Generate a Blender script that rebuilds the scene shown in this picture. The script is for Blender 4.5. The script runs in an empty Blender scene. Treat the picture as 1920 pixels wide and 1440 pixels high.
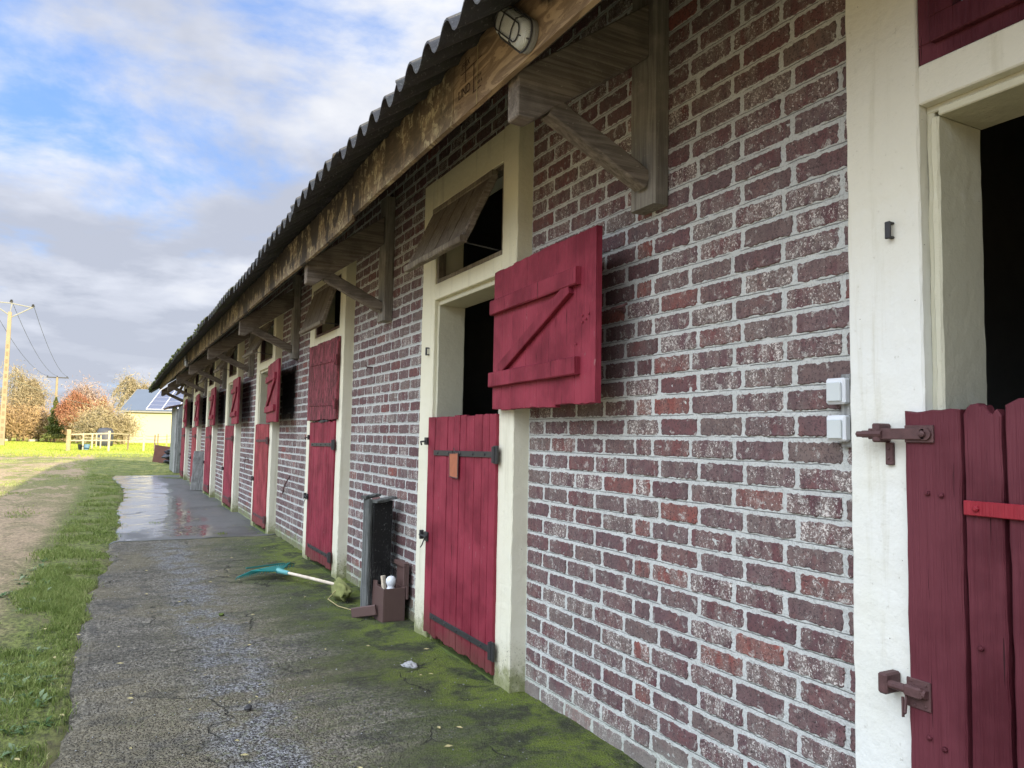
import bpy, bmesh, math, random
import numpy as np
from mathutils import Vector, Matrix, noise
random.seed(7); rng = np.random.default_rng(7)
S = bpy.context.scene
COL = S.collection
R = math.radians

# ---------------------------------------------------------------- camera
F, VPX, VPY, ROLL = 1420., 207., 808., .018
CAM = Vector((-2.01, 0, 1.345))
dY = Vector((VPX-960, VPY-720, F)).normalized()
hd = Vector((1, ROLL, 0))
up = dY.cross(hd).normalized()
if up.y > 0: up = -up
dX = dY.cross(up).normalized()
if dX.x < 0: dX = -dX
# rows of world->cam are image right, image down, forward expressed in world
right = Vector((dX.x, dY.x, up.x)); down = Vector((dX.y, dY.y, up.y)); fwd = Vector((dX.z, dY.z, up.z))
cam = bpy.data.objects.new('camera', bpy.data.cameras.new('camera')); COL.objects.link(cam)
m = Matrix.Identity(4)
for i in range(3):
    m[i][0] = right[i]; m[i][1] = -down[i]; m[i][2] = -fwd[i]; m[i][3] = CAM[i]
cam.matrix_world = m
cam.data.sensor_width = 36; cam.data.lens = F/1920*36; cam.data.clip_end = 4000; cam.data.clip_start = .05
S.camera = cam
S.view_settings.view_transform = 'Standard'; S.view_settings.look = 'None'; S.view_settings.exposure = 1.2

# ---------------------------------------------------------------- node helper
class NT:
    def __init__(s, nt): s.nt = nt; s.nt.nodes.clear()
    def n(s, t, props=None, **kw):
        nd = s.nt.nodes.new('ShaderNode'+t)
        for k, v in (props or {}).items(): setattr(nd, k, v)
        for k, v in kw.items():
            key = int(k[1:]) if k[0] == 'i' and k[1:].isdigit() else k.replace('_', ' ')
            s.set(nd.inputs[key], v)
        return nd
    def set(s, inp, v):
        if isinstance(v, bpy.types.NodeSocket): s.nt.links.new(v, inp)
        elif isinstance(v, bpy.types.Node): s.nt.links.new(v.outputs[0], inp)
        else:
            if hasattr(inp.default_value, '__len__') and isinstance(v, (tuple, list)) and len(v) == 3 and len(inp.default_value) == 4: v = (*v, 1)
            inp.default_value = v
    def math(s, op, a, b=0., c=0., clamp=False):
        return s.n('Math', {'operation': op, 'use_clamp': clamp}, i0=a, i1=b, i2=c).outputs[0]
    def mix(s, f, a, b, mode='MIX'):
        nd = s.nt.nodes.new('ShaderNodeMix'); nd.data_type = 'RGBA'; nd.blend_type = mode; nd.clamp_factor = True
        s.set(nd.inputs[0], f); s.set(nd.inputs[6], a); s.set(nd.inputs[7], b)
        return nd.outputs[2]
    def ramp(s, f, stops, interp='LINEAR'):
        nd = s.nt.nodes.new('ShaderNodeValToRGB'); cr = nd.color_ramp; cr.interpolation = interp
        while len(cr.elements) < len(stops): cr.elements.new(.5)
        for e, (p, c) in zip(cr.elements, stops):
            e.position = p; e.color = (*c, 1) if isinstance(c, (tuple, list)) else (c, c, c, 1)
        s.set(nd.inputs[0], f); return nd.outputs[0]
    def noise(s, vec, scale, detail=4., rough=.55, dist=0.):
        return s.n('TexNoise', Vector=vec, Scale=scale, Detail=detail, Roughness=rough, Distortion=dist).outputs[0]
    def vor(s, vec, scale, feature='F1', out=0, rnd=1.):
        return s.n('TexVoronoi', {'feature': feature}, Vector=vec, Scale=scale, Randomness=rnd).outputs[out]
    def pos(s): return s.n('NewGeometry').outputs['Position']
    def obj(s): return s.n('TexCoord').outputs['Object']
    def xyz(s, v):
        return s.n('SeparateXYZ', i0=v).outputs
    def scale(s, v, sc):
        return s.n('Mapping', Vector=v, Scale=sc).outputs[0]
    def attr(s, name, out='Fac'): return s.n('Attribute', {'attribute_name': name}).outputs[out]
    def sstep(s, v, a, b, lo=0., hi=1.):
        return s.n('MapRange', {'interpolation_type': 'SMOOTHSTEP'}, i0=v, i1=a, i2=b, i3=lo, i4=hi).outputs[0]
    def bump(s, h, st=.3, d=.01, nrm=None):
        kw = dict(Height=h, Strength=st, Distance=d)
        if nrm is not None: kw['Normal'] = nrm
        return s.n('Bump', **kw).outputs[0]
    def out(s, col, rough=.8, nrm=None, **kw):
        a = dict(Base_Color=col, Roughness=rough)
        if nrm is not None: a['Normal'] = nrm
        a.update(kw)
        b = s.n('BsdfPrincipled', **a)
        o = s.nt.nodes.new('ShaderNodeOutputMaterial'); s.nt.links.new(b.outputs[0], o.inputs[0]); return b
MATS = {}
def mat(name):
    m = bpy.data.materials.new(name); m.use_nodes = True; MATS[name] = m
    return NT(m.node_tree)

# ---------------------------------------------------------------- world
SUN = Vector((5.3, -16, 16.9*math.tan(R(17)))).normalized()
W = bpy.data.worlds.new('World'); S.world = W; W.use_nodes = True
t = NT(W.node_tree)
sky = t.n('TexSky', {'sky_type': 'NISHITA', 'sun_disc': False, 'sun_elevation': R(17), 'sun_rotation': math.atan2(SUN.x, SUN.y), 'air_density': 1.2, 'dust_density': .6, 'ozone_density': 3.})
d = t.n('TexCoord').outputs['Generated']
X, Y, Z = t.xyz(d)
zz = t.math('ADD', t.math('MAXIMUM', Z, 0.), .19)
pv = t.n('CombineXYZ', i0=t.math('DIVIDE', X, zz), i1=t.math('DIVIDE', Y, zz), i2=0.).outputs[0]
big = t.noise(t.scale(t.n('Mapping', Vector=pv, Location=(5.5, 6.3, 2.)).outputs[0], (.9, .62, 1)), .62, 2., .5)
det = t.noise(t.n('Mapping', Vector=pv, Location=(4., 8., 0.)).outputs[0], 1.9, 9., .58, .25)
cv = t.math('ADD', t.math('MULTIPLY', big, .50), t.math('MULTIPLY', det, .62))
cv = t.math('ADD', cv, t.sstep(Z, .20, .06, 0., .16))           # more cover low down
cv = t.math('SUBTRACT', cv, t.sstep(Z, .085, .045, 0., .14))     # clear strip at the horizon
mask = t.sstep(cv, .455, .60, 0., .94)
shade = t.noise(t.n('Mapping', Vector=pv, Location=(5., .3, 2.)).outputs[0], 1.25, 6., .55)
sh = t.math('ADD', t.sstep(shade, .36, .66), t.sstep(cv, .60, .78, .0, -.45))
sh = t.math('SUBTRACT', sh, t.sstep(Z, .26, .10, 0., .42), clamp=True)
ccol = t.ramp(sh, [(0, (.245, .258, .298)), (.45, (.33, .342, .38)), (1, (.45, .45, .452))])
dirv = t.n('VectorMath', {'operation': 'DOT_PRODUCT'}, i0=d, i1=Vector((-.62, -.20, .76)).normalized()).outputs['Value']
boost = t.sstep(dirv, .66, .93, 1., 5.4)     # added brightness out of view overhead and left, to light the shaded wall
skyc = t.n('VectorMath', {'operation': 'SCALE'}, i0=sky.outputs[0], Scale=.15).outputs[0]
skyc = t.mix(.8, skyc, (.095, .175, .395))
cc = t.mix(mask, skyc, ccol)
cc = t.mix(t.sstep(dirv, .66, .88, 0, .8), cc, (.375, .395, .42))
cc = t.n('VectorMath', {'operation': 'SCALE'}, i0=cc, Scale=boost).outputs[0]
bg = t.n('Background', Color=cc, Strength=1.0)
# strength is kept inside 0.05-0.15 by scaling the colour up
bg.inputs['Strength'].default_value = .1
cc2 = t.n('VectorMath', {'operation': 'SCALE'}, i0=cc, Scale=10.).outputs[0]
t.set(bg.inputs['Color'], cc2)
o = W.node_tree.nodes.new('ShaderNodeOutputWorld'); W.node_tree.links.new(bg.outputs[0], o.inputs[0])

sl = bpy.data.lights.new('sun', 'SUN'); sl.energy = 5.0; sl.angle = R(.6); sl.color = (1, .84, .60)
so = bpy.data.objects.new('sun', sl); COL.objects.link(so)
so.rotation_euler = SUN.to_track_quat('Z', 'Y').to_euler(); so.location = (5, -10, 12)

# ---------------------------------------------------------------- materials
def m_brick():
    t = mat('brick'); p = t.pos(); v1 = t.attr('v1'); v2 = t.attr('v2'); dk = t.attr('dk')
    base = t.ramp(v1, [(0, (.115, .052, .060)), (.18, (.15, .062, .066)), (.34, (.155, .092, .098)), (.5, (.13, .066, .074)), (.66, (.175, .130, .118)), (.84, (.135, .074, .082)), (.92, (.18, .066, .062)), (1, (.27, .080, .062))])
    n1 = t.noise(p, 14, 5, .65); n2 = t.noise(p, 100, 4, .65, .3); n3 = t.noise(p, 190, 4, .8)
    band = t.noise(t.scale(p, (1, 19, 7)), 1., 3, .5)
    base = t.mix(t.sstep(n1, .40, .62, 0., .8), base, t.mix(.6, base, (.10, .072, .075)))
    base = t.mix(t.sstep(t.noise(p, 9, 4, .6), .5, .68, 0, .28), base, (.21, .075, .065))
    th = t.math('SUBTRACT', t.math('SUBTRACT', .685, t.math('MULTIPLY', v2, .13)), t.math('MULTIPLY', t.math('SUBTRACT', band, .45), .22))
    sp = t.sstep(t.math('ADD', t.math('MULTIPLY', n2, .52), t.math('MULTIPLY', n3, .52)), th, t.math('ADD', th, .05))
    sp = t.math('MULTIPLY', sp, t.sstep(n1, .3, .5, .4, 1.))
    base = t.mix(t.math('MULTIPLY', t.math('MULTIPLY', v2, t.sstep(band, .38, .55)), .6), base, (.22, .19, .17))
    dkn = t.sstep(t.noise(p, 105, 5, .8), .52, .60, 0, .75); base = t.mix(dkn, base, (.035, .022, .024))
    c = t.mix(t.math('MULTIPLY', sp, .92), base, (.70, .66, .62))
    sm = t.math('MULTIPLY', t.sstep(t.noise(p, 24, 6, .7, .5), .57, .64), t.sstep(n3, .35, .55)); c = t.mix(t.math('MULTIPLY', sm, .8), c, (.48, .48, .45))
    pits = t.sstep(t.vor(p, 70), .16, .07); c = t.mix(t.math('MULTIPLY', pits, .7), c, (.03, .022, .02))
    bl = t.noise(t.scale(p, (1, 30, 9)), 1.0, 3, .5); c = t.mix(t.sstep(bl, .52, .7, 0, .25), c, (.07, .045, .05))
    Zp = t.xyz(p)[2]
    low = t.math('ADD', Zp, t.math('MULTIPLY', t.math('SUBTRACT', t.noise(p, 6, 5), .5), .35))
    c = t.mix(t.sstep(low, .20, .0, 0, .5), c, (.27, .27, .24))
    c = t.mix(t.math('MULTIPLY', t.sstep(low, .20, .0, 0, .7), t.sstep(t.xyz(p)[1], 4.5, 5.2)), c, (.16, .19, .06))
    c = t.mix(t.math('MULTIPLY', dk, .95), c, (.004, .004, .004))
    h = t.math('ADD', t.math('MULTIPLY', n1, .5), t.math('ADD', t.math('MULTIPLY', n2, .5), t.math('MULTIPLY', pits, -.7)))
    t.out(c, .85, t.bump(h, .9, .008))
m_brick()
def m_mortar():
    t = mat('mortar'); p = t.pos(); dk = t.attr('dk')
    n1 = t.noise(p, 7, 5, .6); n2 = t.noise(p, 120, 5, .75)
    c = t.mix(n1, (.45, .475, .46), (.68, .705, .685)); c = t.mix(t.sstep(n2, .50, .68, 0, .6), c, (.17, .18, .175))
    Zp = t.xyz(p)[2]; wz = t.math('ADD', Zp, t.math('MULTIPLY', t.math('SUBTRACT', t.noise(p, 16, 5, .65), .5), .010))
    fr_ = t.math('FRACT', t.math('DIVIDE', t.math('ADD', wz, .0852*.5), .0852))     # 0.5 = middle of the bed joint
    dd = t.math('ABSOLUTE', t.math('SUBTRACT', fr_, .500)); crease = t.math('MULTIPLY', t.sstep(dd, .028, .006), t.sstep(t.noise(p, 9, 3), .36, .5)); c = t.mix(t.math('MULTIPLY', crease, .62), c, (.09, .095, .09))  # shadow line along each bed joint darkened into the mortar colour
    low = t.math('ADD', Zp, t.math('MULTIPLY', t.math('SUBTRACT', t.noise(p, 6, 5), .5), .35))
    c = t.mix(t.math('MULTIPLY', t.sstep(low, .22, .0, 0, .8), t.sstep(t.xyz(p)[1], 4.5, 5.2, .25, 1.)), c, (.20, .24, .07))
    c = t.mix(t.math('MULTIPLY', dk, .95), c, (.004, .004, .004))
    h = t.math('SUBTRACT', t.math('ADD', t.noise(p, 40, 5, .6), t.math('MULTIPLY', n2, .5)), t.math('MULTIPLY', crease, .8))
    t.out(c, .92, t.bump(h, .9, .010))
m_mortar()
def m_plaster(name, hi, lo, cream):
    t = mat(name); p = t.pos(); x, y, z = t.xyz(p)
    n1 = t.noise(p, 2.2, 4, .55); n2 = t.noise(p, 14, 6, .65); n3 = t.noise(p, 90, 4, .6)
    # cooler white low down, warmer cream above
    f = t.sstep(t.math('ADD', z, t.math('MULTIPLY', t.math('SUBTRACT', n2, .5), .25)), *cream)
    c = t.mix(f, lo, hi)
    c = t.mix(t.sstep(n1, .45, .7, 0, .22), c, (.62, .60, .42))
    c = t.mix(t.sstep(n2, .56, .75, 0, .3), c, (.66, .66, .60))
    drip = t.noise(t.scale(p, (11, 11, .9)), 1., 5, .65); c = t.mix(t.sstep(drip, .53, .70, 0, .45), c, (.44, .42, .30))
    ck = t.n('TexVoronoi', {'feature': 'DISTANCE_TO_EDGE'}, Vector=t.n('VectorMath', {'operation': 'ADD'}, i0=p, i1=t.n('VectorMath', {'operation': 'SCALE'}, i0=t.n('TexNoise', Vector=p, Scale=6., Detail=5.).outputs[1], Scale=.28).outputs[0]).outputs[0], Scale=1.9).outputs[0]
    ck = t.math('MULTIPLY', t.sstep(ck, .0035, .0005), t.sstep(n1, .54, .62)); c = t.mix(t.math('MULTIPLY', ck, .04), c, (.22, .20, .15))
    gr = t.sstep(t.noise(p, 55, 6, .8), .60, .72, 0, .5); c = t.mix(gr, c, (.40, .38, .30))
    spots = t.sstep(t.vor(p, 26), .055, .03); c = t.mix(t.math('MULTIPLY', spots, t.sstep(n2, .5, .6)), c, (.13, .12, .09))
    low = t.math('ADD', z, t.math('MULTIPLY', t.math('SUBTRACT', t.noise(p, 9, 6, .7), .5), .42))
    c = t.mix(t.sstep(low, .30, .07, 0, .45), c, (.42, .40, .25))
    c = t.mix(t.sstep(low, .17, .02, 0, .85), c, (.17, .19, .06))
    c = t.mix(t.math('MULTIPLY', t.sstep(low, .34, .1), t.sstep(n3, .58, .66, 0, .8)), c, (.10, .09, .06))
    h = t.math('ADD', t.math('MULTIPLY', n2, 1.), t.math('ADD', t.math('MULTIPLY', n3, .22), t.math('MULTIPLY', t.noise(p, 30, 3, .5), .5)))
    h = t.math('SUBTRACT', h, t.math('ADD', t.math('MULTIPLY', ck, .05), t.math('MULTIPLY', gr, .3)))
    t.out(c, .7, t.bump(h, .6, .007))
m_plaster('cream_plaster', (.68, .655, .47), (.71, .70, .57), (1.2, 2.6))
m_plaster('white_plaster', (.64, .625, .52), (.71, .73, .695), (1.55, 2.2))
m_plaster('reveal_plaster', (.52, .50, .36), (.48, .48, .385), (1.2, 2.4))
def m_red(name, base, peel, under, rough=.62, glos=.25):
    t = mat(name); p = t.obj(); v1 = t.attr('v1')
    info = t.n('ObjectInfo').outputs['Random']
    p = t.n('VectorMath', {'operation': 'ADD'}, i0=p, i1=t.n('CombineXYZ', i2=t.math('MULTIPLY', info, 7.)).outputs[0]).outputs[0]
    g = t.noise(t.scale(p, (60, 60, 2.2)), 1., 5, .62, .35); g2 = t.noise(t.scale(p, (170, 170, 7)), 1., 4, .6)
    b = t.noise(p, 3.5, 4, .6)
    dark = tuple(c*.68 for c in base); lite = tuple(min(1, c*1.3+.016) for c in base)
    c = t.mix(t.sstep(b, .3, .7), dark, lite)
    c = t.mix(t.math('MULTIPLY', t.math('SUBTRACT', v1, .5), .8, clamp=True), c, lite)
    c = t.mix(t.sstep(g, .52, .75, 0, .4), c, dark)
    pk = t.sstep(t.math('ADD', t.math('MULTIPLY', t.noise(t.scale(p, (45, 45, 9)), 1., 6, .7), .75), t.math('MULTIPLY', b, .25)), .69-peel*.22, .73-peel*.22)
    c = t.mix(t.math('MULTIPLY', pk, .85), c, under)
    hh = t.math('ADD', t.math('MULTIPLY', g, 1.), t.math('SUBTRACT', t.math('MULTIPLY', g2, .5), t.math('MULTIPLY', pk, .35)))
    spl = t.math('MULTIPLY', t.sstep(t.noise(t.scale(p, (30, 75, 1.6)), 1., 4, .6, .4), .665, .69), 1.); c = t.mix(t.math('MULTIPLY', spl, .8), c, (.025, .008, .010))
    dirt = t.sstep(t.math('SUBTRACT', t.xyz(t.pos())[2], t.math('MULTIPLY', t.math('SUBTRACT', b, .5), .5)), .28, .05, 0, .55); c = t.mix(dirt, c, (.07, .055, .035))
    fl = t.sstep(t.noise(p, 150, 3, .7), .62, .70, 0, .35); c = t.mix(fl, c, lite)
    hh = t.math('SUBTRACT', hh, t.math('MULTIPLY', spl, 1.2))
    t.out(c, t.math('ADD', rough, t.math('MULTIPLY', pk, .3)), t.bump(hh, .9, .006), Specular_IOR_Level=glos)
m_red('red_paint', (.205, .015, .034), .26, (.42, .22, .22))
m_red('red_paint_peeling', (.25, .045, .062), 1.0, (.085, .035, .035), .7, .3)
m_red('red_paint_orange', (.25, .030, .040), .05, (.40, .22, .20))
m_red('dark_red_paint', (.085, .010, .019), .12, (.3, .1, .1), .6)
m_red('bright_red_iron', (.30, .018, .032), -.4, (.3, .1, .1), .45)
def m_wood(name, a, b, c3, rough=.85, axis=(2.2, 60, 60), dark_amt=0.):
    t = mat(name); p = t.obj(); v1 = t.attr('v1')
    g = t.noise(t.scale(p, axis), 1., 6, .65, .5); n = t.noise(p, 5, 5, .6)
    c = t.mix(t.sstep(g, .3, .7), a, b); c = t.mix(t.sstep(n, .45, .7, 0, .6), c, c3); c = t.mix(t.math('MULTIPLY', t.math('ABSOLUTE', t.math('SUBTRACT', v1, .5)), 1.1), c, c3)
    sp = t.sstep(t.noise(p, 60, 5, .7), .62, .7, 0, .5); c = t.mix(sp, c, tuple(min(1, x*1.8+.05) for x in b))
    t.out(c, rough, t.bump(t.math('ADD', g, t.math('MULTIPLY', n, .5)), .7, .006))
m_wood('grey_beam', (.10, .082, .062), (.25, .215, .175), (.06, .05, .038))
m_wood('grey_post', (.13, .12, .10), (.25, .235, .20), (.34, .31, .26), axis=(60, 60, 2.2))
m_wood('hatch_wood', (.10, .085, .062), (.25, .215, .155), (.07, .05, .035), axis=(60, 60, 2.2))
m_wood('old_board', (.16, .165, .16), (.36, .37, .365), (.10, .105, .10), axis=(50, 50, 2.))
m_wood('pale_post', (.25, .19, .11), (.40, .31, .19), (.18, .14, .08), axis=(50, 50, 2.))
m_wood('white_rail', (.36, .32, .22), (.52, .46, .32), (.28, .24, .15), axis=(4, 8, 8))
m_wood('rake_handle', (.62, .53, .40), (.80, .73, .62), (.45, .36, .26), axis=(8, 8, 8))
m_wood('trough_wood', (.055, .06, .057), (.165, .175, .17), (.035, .04, .035), axis=(50, 50, 2.))
m_wood('shed_wood', (.15, .16, .15), (.30, .31, .31), (.10, .12, .09), axis=(9, 9, 1.))
def m_fascia():
    t = mat('fascia_wood'); p = t.obj(); v1 = t.attr('v1'); x, y, z = t.xyz(p)
    g = t.noise(t.scale(p, (20, 3.2, 16)), 1., 4, .5, 2.5)
    c = t.mix(t.sstep(g, .35, .65), (.19, .13, .075), (.38, .28, .165))
    ring = t.math('ABSOLUTE', t.math('SUBTRACT', g, .5)); c = t.mix(t.sstep(ring, .025, .0, 0, .55), c, (.11, .06, .028))
    n = t.noise(t.scale(p, (4, 4.5, 2.6)), 1., 7, .7, .6); n2 = t.noise(t.scale(p, (8, 14, 3)), 1., 6, .7, .3)
    w = t.math('MULTIPLY', t.sstep(y, 2.9, 3.05), .75)
    drip = t.sstep(t.math('ADD', n, t.math('MULTIPLY', t.math('SUBTRACT', z, 2.85), .55)), .43, .50)
    drip = t.math('MULTIPLY', drip, t.sstep(y, 3.4, 4.8, .45, 1.)); 
    c = t.mix(t.math('MULTIPLY', w, t.sstep(n2, .25, .6)), c, (.13, .105, .065))
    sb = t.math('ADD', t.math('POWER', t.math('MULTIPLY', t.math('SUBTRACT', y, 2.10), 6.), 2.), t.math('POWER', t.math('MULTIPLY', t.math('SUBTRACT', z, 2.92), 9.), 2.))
    c = t.mix(t.sstep(t.math('ADD', sb, t.math('MULTIPLY', n2, 1.2)), 1.5, .9), c, (.012, .01, .009))  # black patch painted in for the dark gap beside the lamp
    c = t.mix(t.sstep(z, 2.86, 2.98, 0, .5), c, (.07, .05, .03))
    c = t.mix(t.math('MULTIPLY', drip, t.math('MULTIPLY', w, 1.2)), c, (.025, .02, .017))
    lich = t.math('MULTIPLY', t.sstep(t.noise(p, 16, 6, .7, .8), .50, .58), t.sstep(n, .53, .43))
    c = t.mix(t.math('MULTIPLY', lich, t.math('MULTIPLY', w, 1.1)), c, (.50, .44, .27))
    t.out(c, .82, t.bump(t.math('ADD', g, n2), .35, .004))
m_fascia()
def m_sheet():
    t = mat('fibre_cement'); p = t.pos(); y = t.xyz(p)[1]
    n = t.noise(p, 6, 6, .7); n2 = t.noise(p, 60, 4, .7)
    c = t.mix(n, (.022, .022, .025), (.085, .085, .09)); c = t.mix(t.sstep(n2, .58, .68, 0, .5), c, (.24, .25, .24))
    mo = t.math('MULTIPLY', t.sstep(t.noise(p, 9, 5, .7), .45, .6), t.sstep(y, 6., 12., .1, .9)); c = t.mix(mo, c, (.06, .075, .022))
    t.out(c, .9, t.bump(t.math('ADD', n, n2), .6, .008))
m_sheet()
def m_simple(name, col, rough=.6, var=.25, sc=8., bump=.2, **kw):
    t = mat(name); p = t.obj(); n = t.noise(p, sc, 5, .65); n2 = t.noise(p, sc*7, 4, .6)
    c = t.mix(n, tuple(v*(1-var) for v in col), tuple(min(1, v*(1+var)) for v in col))
    t.out(c, rough, t.bump(t.math('ADD', n, t.math('MULTIPLY', n2, .4)), bump, .005), **kw)
m_simple('black_iron', (.028, .028, .030), .5, .5, 25)
m_simple('rusty_iron', (.085, .040, .040), .65, .6, 40, .5)
m_simple('dark_room', (.10, .10, .09), .95, .3)
m_simple('moss', (.085, .12, .025), 1., .6, 20, .8)
m_simple('roof_moss', (.05, .065, .02), 1., .7, 30, .8)
m_simple('pale_switch', (.55, .60, .60), .45, .06)
m_simple('white_plastic', (.72, .76, .80), .35, .05)
m_simple('brown_plastic', (.105, .062, .055), .55, .18, 6, .15)
m_simple('teal_plastic', (.012, .18, .17), .4, .3, 10)
m_simple('teal_socket', (.12, .36, .36), .4, .2, 10)
m_simple('rust_tag', (.36, .12, .06), .7, .3, 20, .3)
m_simple('mossy_cloth', (.20, .215, .075), .95, .5, 14, .8)
m_simple('grey_stone', (.34, .35, .36), .9, .3, 25, .8)
m_simple('black_bag', (.018, .02, .03), .35, .5, 6, .4)
m_simple('rust_panel', (.17, .075, .055), .8, .35, 5, .3)
m_simple('twine', (.38, .33, .16), .9, .3)
m_simple('bark', (.16, .125, .085), .95, .4, 3)
m_simple('pale_bark', (.30, .24, .14), .95, .4, 3)
m_simple('concrete_pole', (.27, .215, .14), .9, .3, 1.5)
m_simple('pole_recess', (.20, .16, .10), .95, .3)
m_simple('wire_black', (.03, .03, .03), .6, .2)
m_simple('galvanised', (.24, .24, .22), .5, .2)
m_simple('yellow_wall', (.50, .455, .29), .9, .06, .4)
m_simple('slate_roof', (.10, .13, .18), .6, .1, .5)
m_simple('solar_cell', (.10, .12, .19), .3, .15, .6, .05)
m_simple('solar_frame', (.55, .56, .60), .4, .05)
m_simple('blue_tub', (.10, .20, .32), .5, .1)
m_simple('dead_leaf', (.20, .12, .055), .9, .5, 30)
m_simple('tank', (.045, .05, .065), .6, .2, 1.)
m_simple('log', (.40, .35, .28), .9, .3, 1.)
m_simple('ink', (.045, .025, .018), .9, .2)
def m_mossboard():
    t = mat('tarred_board'); p = t.obj(); n = t.noise(t.scale(p, (9, 9, 3)), 1., 7, .75, .4); z = t.xyz(p)[2]
    f = t.math('ADD', n, t.sstep(z, .75, .1, -.06, .10))
    c = t.mix(t.sstep(f, .58, .70), (.010, .010, .010), (.07, .07, .068)); c = t.mix(t.sstep(t.noise(p, 70, 5, .7), .60, .7, 0, .6), c, (.34, .36, .35))
    t.out(c, .9, t.bump(n, .8, .01))
m_mossboard()
def m_glass():
    t = mat('ribbed_glass'); p = t.obj(); w = t.n('TexWave', {'bands_direction': 'Z'}, Vector=p, Scale=95.).outputs[0]
    n = t.noise(p, 30, 4)
    t.out(t.mix(n, (.55, .60, .57), (.80, .84, .80)), .22, t.bump(w, .5, .004), Transmission_Weight=.15, IOR=1.45)
    t = mat('window_glass'); t.out((.25, .30, .32), .08, None, Specular_IOR_Level=.9)
m_glass()
def m_leafy(name, cols, trans=.25, rough=.7, spec=.25):
    t = mat(name); v1 = t.attr('v1')
    c = t.ramp(v1, [(i/(len(cols)-1), k) for i, k in enumerate(cols)])
    b = t.n('BsdfPrincipled', Base_Color=c, Roughness=rough, Specular_IOR_Level=spec)
    tr = t.n('BsdfTranslucent', Color=c); mx = t.n('MixShader', i0=trans, i1=b.outputs[0], i2=tr.outputs[0])
    o = t.nt.nodes.new('ShaderNodeOutputMaterial'); t.nt.links.new(mx.outputs[0], o.inputs[0])
m_leafy('grass_blade', [(.055, .085, .018), (.13, .19, .045), (.24, .31, .085), (.37, .42, .16), (.50, .46, .26)], .35)
m_leafy('field_grass', [(.16, .22, .03), (.30, .38, .05), (.40, .42, .08), (.46, .40, .14)], .3)
m_leafy('weed_leaf', [(.06, .12, .04), (.14, .22, .10), (.26, .33, .20)], .25)
m_leafy('orange_leaf', [(.22, .095, .055), (.36, .165, .095), (.44, .26, .16)], .3)
m_leafy('twig_gold', [(.17, .14, .085), (.30, .25, .15), (.42, .36, .22)], .1)
m_leafy('twig_brown', [(.18, .12, .06), (.36, .25, .13), (.48, .36, .20)], .1)
m_leafy('twig_pink', [(.22, .16, .13), (.36, .27, .22), (.44, .36, .30)], .1)
m_leafy('conifer_leaf', [(.06, .08, .02), (.13, .15, .045), (.22, .22, .07)], .1)
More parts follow.
